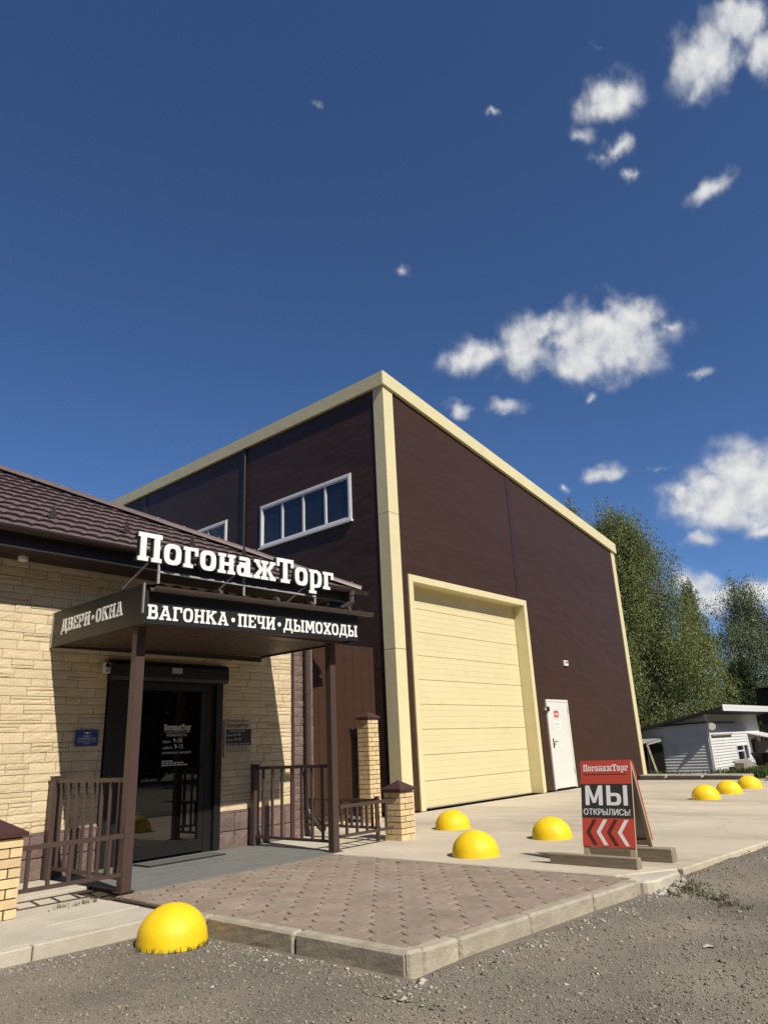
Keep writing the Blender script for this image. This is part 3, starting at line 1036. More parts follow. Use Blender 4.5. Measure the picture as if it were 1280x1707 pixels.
# left wall, panels laid horizontally in three bays, windows cut out
WZ0, WZ1 = 5.89, 6.935
WIN = [(10.06, 13.09), (14.49, 17.5)]
zs = [0.03] + [i * .95 + .6 for i in range(9)] + [ZL]
for z0_, z1_ in zip(zs[:-1], zs[1:]):
    for a, b in ((HY + .25, 13.84), (13.84, 18.54), (18.54, HYB)):
        cur = [(a, b, z0_, z1_)]
        for (c0, c1) in WIN:
            nxt = []
            for (e0, e1, f0, f1) in cur:
                if c1 <= e0 or c0 >= e1 or f0 >= WZ1 or f1 <= WZ0:
                    nxt.append((e0, e1, f0, f1))
                    continue
                if c0 > e0:
                    nxt.append((e0, c0, f0, f1))
                if c1 < e1:
                    nxt.append((c1, e1, f0, f1))
                if f1 > WZ1:
                    nxt.append((max(e0, c0), min(e1, c1), WZ1, f1))
                if f0 < WZ0:
                    nxt.append((max(e0, c0), min(e1, c1), f0, WZ0))
            cur = nxt
        for (e0, e1, f0, f1) in cur:
            if f1 - f0 > .02:
                MB().box((HX, e0 + .002, f0 + .0006), (HX + .05, e1 - .002, f1 - .0006)).build('wall_panel', m_panel, hangar)
for yy in (13.84, 18.54):
    MB().box((HX - .014, yy - .07, 3), (HX + .02, yy + .07, ZL)).build('seam_flashing', m_seam, hangar)
MB().tube((HX - .035, 13.73, 3), (HX - .035, 13.73, ZL), .022).build('cable_pipe', m_seam, hangar)
for (a, b) in WIN:
    w = MB()
    f = .05
    for q in ((a, b, WZ0, WZ0 + f), (a, b, WZ1 - f, WZ1), (a, a + f, WZ0 + f, WZ1 - f), (b - f, b, WZ0 + f, WZ1 - f)):
        w.box((HX - .03, q[0], q[2]), (HX + .04, q[1], q[3]))
    wo_ = w.build('window', m_pvc, hangar)
    MB().box((HX - .06, a - .05, WZ0 - .05), (HX - .002, b + .05, WZ0 - .002)).build('sill', m_pvc, wo_)
    for q in ((a - .03, b + .03, WZ1 + .002, WZ1 + .03), (a - .03, a - .002, WZ0, WZ1), (b + .002, b + .03, WZ0, WZ1)):
        MB().box((HX - .02, q[0], q[2]), (HX - .001, q[1], q[3])).build('casing', m_pvc, wo_)
    n = 4
    pw = (b - a - 2 * f) / n
    for i in range(n):
        y0_ = a + f + i * pw
        MB().box((HX + .012, y0_ + .025, WZ0 + f + .025), (HX + .02, y0_ + pw - .025, WZ1 - f - .025)).build('pane', m_glass, wo_)
        s = MB()
        for q in ((y0_ + .002, y0_ + pw - .002, WZ0 + f, WZ0 + f + .03), (y0_ + .002, y0_ + pw - .002, WZ1 - f - .03, WZ1 - f), (y0_ + .002, y0_ + .03, WZ0 + f + .03, WZ1 - f - .03), (y0_ + pw - .03, y0_ + pw - .002, WZ0 + f + .03, WZ1 - f - .03)):
            s.box((HX - .012, q[0], q[2]), (HX + .035, q[1], q[3]))
        s.build('sash', m_pvc, wo_)
# trims
for z0_, z1_ in ((0.01, 2.99), (3.0, 5.79), (5.8, 8.73)):
    MB().box((HX - .02, HY - .02, z0_), (HX + .30, HY + .04, z1_)).box((HX - .021, HY - .021, z0_), (HX + .03, HY + .27, z1_)).build('corner_trim', m_yel, hangar)
MB().box((HXR - .22, HY - .02, 0.01), (HXR + .02, HY + .3, ztop(HXR))).build('corner_trim', m_yel, hangar)
nseg = 3
for i in range(nseg):
    a, b = HX - .07 + (HXR + .17 - HX) * i / nseg, HX - .07 + (HXR + .17 - HX) * (i + 1) / nseg - .004
    MB().prism([(a, ztop(a) - .02), (b, ztop(b) - .02), (b, ztop(b) + .30), (a, ztop(a) + .30)], 0, .12, lambda u, v, w: (u, HY + .04 - w, v)).build('roof_trim', m_yel, hangar)
ys = [HY - .07, 11.6, 14.6, 17.6, HYB]
for a, b in zip(ys[:-1], ys[1:]):
    MB().box((HX - .08, a, ZL - .02), (HX + .06, b - .004, ZL + .30)).build('roof_trim', m_yel, hangar)
MB().prism([(HX + .07, ztop(HX) + .02), (HXR + .1, ztop(HXR + .1) + .02), (HXR + .1, ztop(HXR + .1) + .27), (HX + .07, ztop(HX) + .27)], -HYB, -(HY + .05), lambda u, v, w: (u, -w, v)).build('roof', m_slate, hangar)
# gate
gate = MB()
f = .14
D = .34
gate.box((GX0, HY - .03, 0.01), (GX0 + f, HY + .03, GZ - f - .001)).box((GX1 - f, HY - .03, 0.01), (GX1, HY + .03, GZ - f - .001)).box((GX0, HY - .031, GZ - f), (GX1, HY + .03, GZ))
gate_o = gate.build('gate', m_yel, hangar)
MB().box((GX0 + f - .02, HY + .031, 0.01), (GX0 + f, HY + D, GZ - f)).box((GX1 - f, HY + .031, 0.01), (GX1 - f + .02, HY + D, GZ - f)).box((GX0 + f - .02, HY + .031, GZ - f + .001), (GX1 - f + .02, HY + D, GZ - f + .02)).build('reveal', m_yel, gate_o)
ns = 9
sh = (GZ - f) / ns
for i in range(ns):
    z0_ = .015 + i * sh
    z1_ = z0_ + sh - .006
    prof = []
    nr = 4
    rh = (z1_ - z0_) / nr
    yb_ = HY + D - .06
    for k in range(nr):
        c = z0_ + k * rh
        prof += [(yb_ + (.010 if k == 0 else .005), c), (yb_, c + .008), (yb_, c + rh - .006), (yb_ + .003, c + rh)]
    prof.append((yb_ + .04, z1_))
    prof.insert(0, (yb_ + .04, z0_))
    n = len(prof)
    xa, xb = GX0 + f + .004, GX1 - f - .012
    MB().add([(xa, p_, q_) for p_, q_ in prof] + [(xb, p_, q_) for p_, q_ in prof], [(k, k + 1, n + k + 1, n + k) for k in range(n - 1)] + [(n - 1, 0, n, 2 * n - 1)]).build('gate_section', m_gate, gate_o)
MB().box((GX0 + f, HY + D - .058, 0.003), (GX1 - f, HY + D - .03, .014)).build('bottom_seal', m_ply, gate_o)
MB().box((GX0 + f, HY + D - .02, 0), (GX1 - f, HY + D, GZ)).build('gate_back', m_dark, gate_o)
# personnel door
pd = MB()
fr = .055
pd.box((DX0, HY - .035, .03), (DX0 + fr, HY + .05, DZ - fr - .001)).box((DX1 - fr, HY - .035, .03), (DX1, HY + .05, DZ - fr - .001)).box((DX0, HY - .036, DZ - fr), (DX1, HY + .05, DZ))
pdo = pd.build('door', m_wdoor, hangar)
MB().box((DX0 + fr + .004, HY - .028, .05), (DX1 - fr - .004, HY + .02, DZ - fr - .004)).build('door_leaf', m_wdoor, pdo, bevel=.004)
MB().box((DX0 + .13, HY - .037, .98), (DX0 + .17, HY - .0285, 1.2)).tube((DX0 + .15, HY - .037, 1.12), (DX0 + .15, HY - .085, 1.12), .010).bar((DX0 + .14, HY - .085, 1.12), (DX0 + .27, HY - .085, 1.13), .016, .02).tube((DX0 + .15, HY - .037, 1.02), (DX0 + .15, HY - .05, 1.02), .013).build('handle', m_black, pdo)
for z_ in (.35, 1.80):
    MB().tube((DX1 - fr - .002, HY - .040, z_), (DX1 - fr - .002, HY - .040, z_ + .13), .009).build('hinge', m_galv, pdo)
MB().box((DX0 - .11, HY - .045, 1.86), (DX0 - .01, HY - .002, 1.93)).build('lock_hasp', m_galv, pdo)
MB().box((DX0 - .03, HY - .075, 1.84), (DX0 + .06, HY - .037, 1.95)).build('lock', m_black, pdo)
MB().box((DX0 + .33, HY - .031, 1.70), (DX0 + .56, HY - .0285, 1.86)).build('notice', m_red, pdo)
MB().box((DX0 + .30, HY - .0305, 1.64), (DX0 + .59, HY - .0285, 1.69)).build('notice', m_pink, pdo)
MB().box((DX0 + .38, HY - .033, 1.75), (DX0 + .51, HY - .0315, 1.80)).build('notice_print', m_pink, pdo)
nt = MB().box((DX0 + .34, HY - .031, 1.42), (DX0 + .60, HY - .0285, 1.61)).build('notice', m_print, pdo)
for a, b, c, d_ in ((.38, .46, 1.52, 1.56), (.50, .55, 1.53, 1.565), (.40, .54, 1.45, 1.47)):
    MB().box((DX0 + a, HY - .0325, c), (DX0 + b, HY - .0315, d_)).build('notice_print', m_galv, pdo)
# small wall lamp
wl = thing('wall_lamp', (17.63, 9.0, 3.0), 'small white square lamp box on brown wall above the white door', 'lamp')
MB().box((17.53, 8.95, 3.01), (17.74, 8.998, 3.15)).build('housing', m_lamp, wl, bevel=.006)
for a in (17.585, 17.66):
    MB().box((a, 8.944, 3.075), (a + .045, 8.951, 3.12)).build('lens', m_char, wl)

# ------------------------------------------------------------------ store
SY = 8.35
SX1 = 7.86
store = thing('store_building', (4.0, SY, 0), 'low shop building clad in beige stone panels under brown metal tile roof', 'building')
OX0, OX1, OZ = 4.47, 6.17, 2.34
MB().box((-4, SY + .012, 0), (OX0, SY + .4, 3.42)).box((OX1, SY + .012, 0), (SX1 - .02, SY + .4, 3.42)).box((OX0, SY + .012, OZ), (OX1, SY + .4, 3.42)).build('wall', m_mortar, store)
MB().box((SX1 - .4, SY + .4, 0), (SX1 - .02, 15, 3.42)).box((-4, 14.6, 0), (SX1 - .4, 15, 3.42)).box((-4, SY + .4, 0), (-3.6, 14.6, 3.42)).build('back_wall', m_mortar, store)
MB().box((OX0 - .3, SY + .9, 0), (OX1 + .3, SY + .95, 2.6)).build('dark_interior_sheet', m_dframe, store)  # black sheet in place of the unlit shop interior


def stone_mesh(seed, mat):
    r = random.Random(seed)
    nx_, nz_ = 5, 3
    vs, fs = [], []
    for k in range(nz_ + 1):
        for i in range(nx_ + 1):
            e = i in (0, nx_) or k in (0, nz_)
            u, v = i / nx_, k / nz_
            if not e:
                u += r.uniform(-.05, .05)
                v += r.uniform(-.08, .08)
            vs.append((u, -(r.uniform(.62, .80) if e else r.uniform(.68, 1.0)), v))
    W = nx_ + 1
    for k in range(nz_):
        for i in range(nx_):
            fs.append((k * W + i, k * W + i + 1, (k + 1) * W + i + 1, (k + 1) * W + i))
    n = len(vs)
    rim = [i for i in range(W)] + [k * W + nx_ for k in range(1, nz_ + 1)] + [nz_ * W + i for i in range(nx_ - 1, -1, -1)] + [k * W for k in range(nz_ - 1, 0, -1)]
    for q in rim:
        vs.append((vs[q][0], 1.0, vs[q][2]))
    m_ = len(rim)
    for i in range(m_):
        j = (i + 1) % m_
        fs.append((rim[j], rim[i], n + i, n + j))
    return MB().add(vs, fs).mesh('stone', mat)


ST = [stone_mesh(s, m_stonec) for s in range(10)]
PT = [stone_mesh(s + 50, m_plinth) for s in range(6)]
rs = random.Random(11)
blocks = []
ROWH = .104
z_ = .46
row = 0
while z_ < 3.40:
    h = min(ROWH * rs.choice((.85, 1, 1, 1.12)), 3.415 - z_)
    x_ = 2.35 + rs.uniform(-.2, 0)
    while x_ < 7.43:
        w = rs.choice((.18, .24, .30, .36, .44))
        x1_ = min(x_ + w, 7.43)
        if 7.43 - x1_ < .1:
            x1_ = 7.43
        sub = [(x_, x1_, z_, z_ + h)]
        t_ = rs.random()
        if t_ < .22:
            m1 = z_ + h * rs.choice((.35, .5, .62))
            sub = [(x_, x1_, z_, m1), (x_, x1_, m1, z_ + h)]
        elif t_ < .22:
            m1, m2 = z_ + h * .34, z_ + h * .66
            sub = [(x_, x1_, z_, m1), (x_, x1_, m1, m2), (x_, x1_, m2, z_ + h)]
        for (a, b, c, d_) in sub:
            if d_ > 0 and c < OZ and b > OX0 and a < OX1:
                if a < OX0:
                    b2, keep = min(b, OX0), True
                    if b2 - a > .03:
                        blocks.append((a, b2, c, min(d_, 99)))
                if b > OX1:
                    a2 = max(a, OX1)
                    if b - a2 > .03:
                        blocks.append((a2, b, c, d_))
                if d_ > OZ + .02 and c < OZ:
                    blocks.append((max(a, OX0), min(b, OX1), OZ, d_))
            else:
                blocks.append((a, b, c, d_))
        x_ = x1_
    z_ += h
    row += 1
blocks.sort(key=lambda q: -(q[1] - q[0]) * (q[3] - q[2]) * (1 if q[1] > 2.6 else .1))
extra = MB()
for i, (a, b, c, d_) in enumerate(blocks):
    g = .0032
    if i < 292:
        inst('stone', rs.choice(ST), store, (a + g, SY + .012, c + g), (b - a - 2 * g, 0.015 + rs.uniform(-.004, .006), d_ - c - 2 * g))
    else:
        me = rs.choice(ST)
        th = .020
        extra.add([(a + g + v.co.x * (b - a - 2 * g), SY + .012 + v.co.y * th, c + g + v.co.z * (d_ - c - 2 * g)) for v in me.vertices], [tuple(p_.vertices) for p_ in me.polygons])
print('STONES', len(blocks))
if extra.v:
    tag(extra.build('small_stones', m_stonec, store), kind='stuff')
for (xa, xb) in ((2.2, OX0), (OX1, 7.43)):
    for k, (c, d_) in enumerate(((.0, .21), (.215, .44))):
        x_ = xa
        while x_ < xb - .01:
            w = rs.choice((.24, .32, .4))
            x1_ = xb if xb - x_ - w < .12 else x_ + w
            inst('plinth_stone', rs.choice(PT), store, (x_ + .004, SY + .010, c + .005), (x1_ - x_ - .008, .036, d_ - c - .008))
            x_ = x1_
    MB().box((xa, SY - .022, .44), (xb, SY + .012, .458)).build('plinth_ledge', m_plinth, store)
z_ = .0
k = 0
while z_ < 3.4:
    h = rs.choice((.11, .13, .15))
    sp = 7.47 + rs.choice((.14, .2, .26))
    for a, b in ((7.47, sp), (sp, SX1 - .0)):
        inst('quoin_stone', rs.choice(PT), store, (a + .003, SY + .004, z_ + .003), (b - a - .006, .034, min(h, 3.41 - z_) - .006))
    z_ += h
    k += 1
MB().box((7.432, SY - .03, 0), (7.466, SY + .012, 3.41)).build('quoin_edge', m_cap, store)

# entrance door set
ent = MB().box((OX0 + .01, SY - .03, 0.01), (OX0 + .11, SY + .12, 2.10)).build('entrance_door', m_dframe, store)
MB().box((OX1 - .11, SY - .03, 0.01), (OX1 - .01, SY + .12, 2.10)).build('jamb', m_dframe, ent)
bx = MB()
prof = [(SY + .1, 2.10), (SY - .10, 2.10), (SY - .125, 2.14), (SY - .125, 2.28), (SY - .09, 2.335), (SY + .1, 2.335)]
n = len(prof)
bx.add([(OX0 - .01, a, b) for a, b in prof] + [(OX1 + .01, a, b) for a, b in prof], [tuple(range(n)), tuple(range(2 * n - 1, n - 1, -1))] + [(i, n + i, n + (i + 1) % n, (i + 1) % n) for i in range(n)])
bx.build('shutter_box', m_dframe, ent)
MB().box((5.28, SY - .130, 2.20), (5.43, SY - .126, 2.27)).build('small_plate', m_galv, ent)
MB().box((OX0 + .112, SY + .03, 0.01), (4.82, SY + .09, 2.098)).build('side_panel', m_dframe, ent)
MB().box((5.93, SY + .02, 0.01), (OX1 - .112, SY + .09, 2.098)).build('side_panel', m_dframe, ent)
a, b, st = 4.825, 5.925, .075
lf_o = MB().box((a, SY + .02, .03), (a + st, SY + .075, 2.09)).build('door_leaf', m_dframe, ent)
for q in ((b - st, b, .03, 2.09), (a + st, b - st, .03, .17), (a + st, b - st, 2.0, 2.09)):
    MB().box((q[0], SY + .021, q[2]), (q[1], SY + .075, q[3])).build('leaf_rail', m_dframe, lf_o)
MB().box((a + st, SY + .045, .17), (b - st, SY + .052, 2.0)).build('pane', m_dglass, lf_o)
MB().tube((b - .04, SY - .03, .98), (b - .04, SY - .03, 1.12), .010).tube((b - .04, SY + .02, 1.05), (b - .04, SY - .03, 1.05), .009).build('handle', m_dark, lf_o)
# lettering on the door glass
gy_ = SY + .043
px0 = 5.29
pan = MB()
for ch, mb in word('ПогонажТорг', (px0 + .02, gy_, 1.50), UX, UZ, -UY, .075, .40, .001):
    pan.add(mb.v, mb.f)
pan.box((px0 + .03, gy_ - .001, 1.478), (px0 + .41, gy_, 1.483))
for t_, z_, h, w_ in (('РЕЖИМ РАБОТЫ', 1.425, .035, .30), ('будни', 1.35, .03, .11), ('9-18', 1.35, .055, .13), ('суббота', 1.275, .03, .14), ('9-15', 1.275, .055, .13), ('воскресенье - выходной', 1.215, .03, .42)):
    ox = px0 + {'9-18': .16, '9-15': .18, 'РЕЖИМ РАБОТЫ': .06}.get(t_, .01)
    tm = text_mesh(t_, (ox, gy_, z_), UX, UZ, -UY, h, w_)
    pan.add(tm.v, tm.f)
for z_, w_ in ((1.12, .18), (1.095, .38), (1.07, .42)):
    for q in range(int(w_ / .055)):
        pan.box((px0 + .01 + q * .055, gy_ - .001, z_), (px0 + .01 + q * .055 + .044, gy_, z_ + .012))
m_gl = M('etched_print', (0.62, 0.62, 0.60), .6)
tag(pan.build('door_lettering', m_gl, ent), kind='stuff')

# roof ------------------------------------------------------------------------
EY, EZ, EX, KP = 7.80, 3.60, 8.42, .53
roof = MB().add([(-6, EY + .02, EZ - .03), (EX - .03, EY + .02, EZ - .03), (EX - 5.5, EY + 5.5, EZ - .03 + 5.5 * KP), (-6, EY + 5.5, EZ - .03 + 5.5 * KP), (EX - .03, 15, EZ - .03), (EX - 5.5, 15, EZ - .03 + 5.5 * KP)], [(0, 1, 2, 3), (1, 4, 5, 2)]).build('roof', m_roof, store)
WAVE = .205
NP = 10
nrow = 16
run = 5.5 / nrow
prof = []
for i in range(NP):
    t_ = i / NP
    prof.append((0, .009, .013, .014, .014, .014, .014, .013, .009, 0)[i])
for r_ in range(nrow):
    ya, yb = EY + r_ * run - .03, EY + (r_ + 1) * run
    x_end = EX - r_ * run + .0
    x_st = -1.2 + r_ * .28
    n = int((x_end - x_st) / (WAVE / NP)) + 1
    vs, fs = [], []
    off = (r_ % 2) * .0
    for i in range(n + 1):
        X_ = x_end - i * (WAVE / NP) + .001
        hgt = prof[int(round((X_ + off) / (WAVE / NP))) % NP]
        za, zb = EZ + (ya - EY) * KP, EZ + (yb - EY) * KP
        xu = min(X_, EX - (yb - EY))
        vs += [(X_, ya + .045, za + .045 * KP + hgt - .035), (X_, ya - .02, za - .02 * KP + hgt + .034), (xu, yb, zb + hgt * .9 - .006)]
    for i in range(n):
        a, b = 3 * i, 3 * (i + 1)
        fs += [(a, a + 1, b + 1, b), (a + 1, a + 2, b + 2, b + 1)]
    MB().add(vs, fs).build('tile_course', m_roof, roof)
# hip cap in lengths, with screws
hp = Vector((EX + .02, EY - .02, EZ + .02))
hd = Vector((-1, 1, KP))
for i in range(5):
    a, b = hp + hd * (i * 1.12), hp + hd * ((i + 1) * 1.12 + .04)
    mb = MB()
    N = 7
    sd = Vector((1, 1, 0)).normalized()
    up = hd.cross(sd).normalized()
    up = up if up.z > 0 else -up
    vs = []
    for c in (a, b):
        for k in range(N):
            t_ = math.pi * k / (N - 1)
            vs.append(c + sd * (.11 * math.cos(t_)) + up * (.085 * math.sin(t_) + .004 * i))
    mb.add(vs, [(k, k + 1, N + k + 1, N + k) for k in range(N - 1)] + [tuple(range(N))])
    cap_o = mb.build('hip_cap', m_roof, roof)
    for q in (.1, .45, .8):
        c = a.lerp(b, q) - sd * .06 + up * .072
        MB().tube(c, c + up * .008 - sd * .008, .011, n=6).build('screw', m_galv, cap_o)
# snow guards
for gx_ in (2.75, 3.744, 4.755, 5.80, 6.75, 7.3):
    gy2 = 8.67 if gx_ < 7 else 8.4
    gz2 = EZ + (gy2 - EY) * KP + .035
    c = Vector((gx_, gy2, gz2))
    MB().prism([(-.06, 0), (.06, 0), (.0, .20)], 0, .006, lambda u, v, w, c=c: tuple(c + Vector((u, w, v)))).add([tuple(c + Vector((-.035, 0, 0))), tuple(c + Vector((.035, 0, 0))), tuple(c + Vector((.03, .22, .22 * KP))), tuple(c + Vector((-.03, .22, .22 * KP)))], [(0, 1, 2, 3)]).add([tuple(c + Vector((0, .003, .125))), tuple(c + Vector((.004, .003, .125))), tuple(c + Vector((.004, .2, .2 * KP))), tuple(c + Vector((0, .2, .2 * KP)))], [(0, 1, 2, 3)]).build('snow_guard', m_dark, roof)
# eaves: fascia, soffit, gutter
MB().box((-4, EY + .03, 3.40), (EX - .05, EY + .06, EZ - .02)).build('fascia', m_dark, store)
for i in range(24):
    a = -3.6 + i * .5
    if a + .5 > EX - .05:
        break
    MB().box((a, EY + .06, 3.405), (a + .494, SY + .02, 3.42)).build('soffit_board', m_dark, store)
MB().box((EX - .08, EY + .06, 3.40), (EX - .05, 15, EZ - .02)).build('fascia', m_dark, store)
MB().box((SX1 + .002, SY + .02, 3.405), (EX - .08, 15, 3.42)).build('soffit_board', m_dark, store)


def half_pipe(name, p, q, r, mat, parent, n=9, lip=.006):
    p, q = Vector(p), Vector(q)
    d = (q - p).normalized()
    sd = d.cross(UZ).normalized()
    mb = MB()
    vs = []
    for c in (p, q):
        for k in range(n):
            t_ = math.pi + math.pi * k / (n - 1)
            vs.append(c + sd * (r * math.cos(t_)) + UZ * (r * math.sin(t_)))
        for k in range(n):
            t_ = 2 * math.pi - math.pi * k / (n - 1)
            vs.append(c + sd * ((r - lip) * math.cos(t_)) + UZ * ((r - lip) * math.sin(t_)))
    m2 = 2 * n
    mb.add(vs, [(k, (k + 1) % m2, m2 + (k + 1) % m2, m2 + k) for k in range(m2)] + [tuple(range(m2 - 1, -1, -1)), tuple(range(m2, 2 * m2))])
    return mb.build(name, mat, parent)


gut = half_pipe('gutter', (-4, EY - .07, 3.61), (EX + .10, EY - .07, 3.60), .062, m_dark, store)
for a in np.arange(-.5, 8.4, .75):
    MB().tube((a, EY - .07, 3.545), (a + .02, EY - .07, 3.545), .012, n=6).bar((a, EY - .001, 3.59), (a, EY - .066, 3.542), .02, .008).build('gutter_bracket', m_gut, gut)
dp = MB()
pth = [(8.16, EY - .07, 3.58), (8.16, EY - .07, 3.38), (7.80, 8.18, 3.06), (7.68, 8.255, 2.92), (7.68, 8.255, .36), (7.68, 8.20, .26), (7.68, 7.95, .10)]
for a, b in zip(pth[:-1], pth[1:]):
    dp.tube(a, b, .048, n=12)
dpo = dp.build('downpipe', m_gut, store, smooth=False)
for z_ in (.9, 2.0):
    MB().tube((7.68, 8.255, z_), (7.68, 8.255, z_ + .03), .054, n=12).box((7.67, 8.30, z_), (7.69, 8.36, z_ + .03)).build('pipe_clip', m_gut, dpo)
MB().tube((8.16, EY - .07, 3.50), (8.16, EY - .07, 3.58), .06, n=12).build('pipe_funnel', m_gut, dpo)

# lamp under the eaves, cameras, plaques ----------------------------------------
lampo = thing('eaves_lamp', (3.20, 8.25, 3.36), 'small white downlight under the dark eaves at the top left', 'lamp')
MB().tube((3.25, 8.18, 3.365), (3.25, 8.18, 3.404), .055, n=16).build('housing', m_lamp, lampo)
MB().tube((3.25, 8.18, 3.357), (3.25, 8.18, 3.366), .04, n=16).build('lens', m_pvc, lampo)
sc_o = thing('security_camera', (7.98, 8.05, 3.12), 'white bullet camera under the right end of the shop eaves', 'camera')
MB().tube((7.93, 7.98, 3.10), (8.05, 7.86, 3.04), .030, n=12).build('housing', m_white, sc_o)
MB().tube((8.05, 7.86, 3.04), (8.053, 7.857, 3.038), .022, n=12).build('lens', m_black, sc_o)
MB().tube((7.95, 7.97, 3.11), (7.95, 8.05, 3.403), .012, n=8).build('bracket', m_white, sc_o)
db = thing('door_intercom', (4.42, 8.3, 2.17), 'small pale box with round black eye left of the shutter box', 'intercom')
MB().box((4.375, 8.27, 2.17), (4.462, 8.335, 2.30)).build('housing', m_lamp, db, bevel=.006)
MB().tube((4.418, 8.27, 2.262), (4.418, 8.262, 2.262), .03, n=14).build('lens', m_black, db)
MB().box((4.395, 8.266, 2.185), (4.44, 8.2695, 2.215)).build('button', m_galv, db)

bp_ = thing('blue_plaque', (4.26, 8.32, 1.33), 'blue security notice plate on the stone wall left of the door', 'sign')
B0, B1, C0, C1 = 4.11, 4.39, 1.335, 1.515
py_ = SY - .030
MB().box((B0, py_, C0), (B1, py_ + .004, C1)).build('plate', m_blue, bp_)
tt = MB()
for s, z_, h, w_ in (('ОБЪЕКТ', 1.437, .020, .10), ('ОХРАНЯЕТСЯ', 1.407, .022, .21), ('подразделениями вневедомственной', 1.384, .012, .23), ('охраны', 1.362, .012, .08)):
    q = text_mesh(s, ((B0 + B1) / 2 - w_ / 2, py_, z_), UX, UZ, -UY, h, w_, depth=.0012)
    tt.add(q.v, q.f)
ce = ((B0 + B1) / 2, 1.482)
tt.prism([(ce[0] - .055, ce[1] + .006), (ce[0] - .012, ce[1] - .004), (ce[0], ce[1] - .014), (ce[0] + .012, ce[1] - .004), (ce[0] + .055, ce[1] + .006), (ce[0] + .012, ce[1] + .006), (ce[0], ce[1] + .013), (ce[0] - .012, ce[1] + .006)], 0, .0013, lambda u, v, w: (u, py_ - w, v))
tt.build('lettering', m_print, bp_)

hp_ = thing('hours_plaque', (6.45, 8.32, 1.2), 'opening hours plate with dark panel on the wall right of the door', 'sign')
A0, A1 = 6.20, 6.66
m_acr = M('beige_plate', (0.46, 0.385, 0.27), .3)
m_olive = M('dark_olive_plate', (0.032, 0.028, 0.020), .4)
MB().box((A0, py_ - .004, 1.12), (A1, py_, 1.60)).build('plate', m_acr, hp_)
dk = MB().box((A0 + .02, py_ - .0065, 1.285), (A1 - .01, py_ - .0042, 1.50)).build('dark_panel', m_olive, hp_)
q = MB()
for ch, mb in word('ПогонажТорг', (A0 + .03, py_ - .004, 1.525), UX, UZ, -UY, .055, .38, .0012):
    q.add(mb.v, mb.f)
for z_, w_ in ((1.255, .40), (1.23, .38), (1.205, .40)):
    for j in range(int(w_ / .05)):
        q.box((A0 + .03 + j * .05, py_ - .0052, z_), (A0 + .07 + j * .05, py_ - .0042, z_ + .009))
q.build('lettering', m_olive, hp_)
q = MB()
for t_, x_, z_, h, w_ in (('РЕЖИМ РАБОТЫ', .08, 1.467, .02, .26), ('будни', .03, 1.413, .02, .10), ('9-18', .15, 1.413, .035, .11), ('суббота', .03, 1.352, .02, .11), ('9-15', .16, 1.352, .035, .11), ('воскресенье - выходной', .03, 1.30, .02, .38)):
    tm = text_mesh(t_, (A0 + x_, py_ - .0066, z_), UX, UZ, -UY, h, w_)
    q.add(tm.v, tm.f)
q.build('lettering', m_gl, dk)

mat_o = thing('doormat', (5.35, 7.95, 0), 'thin dark ribbed doormat lying before the entrance door', 'doormat')
MB().box((4.86, 7.86, .0065), (5.92, 8.20, .018)).build('frame', m_black, mat_o)
for k in range(8):
    MB().box((4.88, 7.88 + k * .039, .018), (5.90, 7.905 + k * .039, .023)).build('rib', M('mat_rib', (.10, .10, .095), .8) if k == 0 else MATS['mat_rib'], mat_o)

# ------------------------------------------------------------------ canopy
CX0, CX1, CY0 = 3.75, 6.83, 6.38
TL = .021


def cz(x_):
    return TL * (x_ - CX0)


canopy = thing('entrance_canopy', (5.29, 6.7, 0), 'charcoal entrance canopy with white lettering on two brown square posts', 'canopy')
for x_ in (3.905, 6.655):
    po = box('post', m_brown, (x_ - .05, 6.665, .0), (x_ + .05, 6.765, 2.50 + cz(x_)), canopy, bevel=.006)
    MB().box((x_ - .075, 6.64, .006), (x_ + .075, 6.79, .012)).build('base_plate', m_brown, po)
BZ0, BZ1 = 2.44, 2.81


def tilt(x_, z_):
    return z_ + cz(x_)


fb = MB().add([(a, b, tilt(a, c)) for b in (CY0, CY0 + .03) for a, c in ((CX0, BZ0), (CX1, BZ0), (CX1, BZ1), (CX0, BZ1))], [(0, 1, 2, 3), (7, 6, 5, 4), (0, 4, 5, 1), (1, 5, 6, 2), (2, 6, 7, 3), (3, 7, 4, 0)]).build('front_panel', m_band, canopy)
lb = MB().box((CX0 - .02, CY0 - .002, BZ0 - .005), (CX0 - .0005, SY - .01, BZ1 + .03)).build('side_panel', m_band, canopy)
rb = MB().box((CX1 + .0005, CY0 + .001, BZ0 + .06), (CX1 + .02, SY - .01, BZ1 + .07)).build('side_panel', m_band, canopy)
MB().box((CX0 - .024, CY0 - .012, BZ0 + .1), (CX0 - .016, CY0 + .02, BZ1 + .035)).box((CX0 - .026, SY - .03, BZ0 - .005), (CX0 - .019, SY - .008, BZ1 + .03)).build('edge_strip', m_galv, lb)
txt_u = Vector((1, 0, TL)).normalized()
for ch, mb in word('ВАГОНКА•ПЕЧИ•ДЫМОХОДЫ', (CX0 + .03, CY0, tilt(CX0, 2.487)), txt_u, UZ, -UY, .145, 3.04, .004, 0, .10):
    mb.build('letter', m_white, fb)
for ch, mb in word('ДВЕРИ•ОКНА', (CX0 - .0205, 8.10, 2.575), -UY, UZ, -UX, .148, 1.33, .004, 0, .14):
    mb.build('letter', m_white, lb)
ns = 34
for i in range(ns):
    a = CX0 + .002 + i * (CX1 - CX0) / ns
    w = (CX1 - CX0) / ns
    zz = BZ0 + .02 + cz(a)
    MB().box((a, CY0 + .035, zz), (a + w - .028, SY - .03, zz + .020)).build('soffit_slat', m_soffit, canopy)
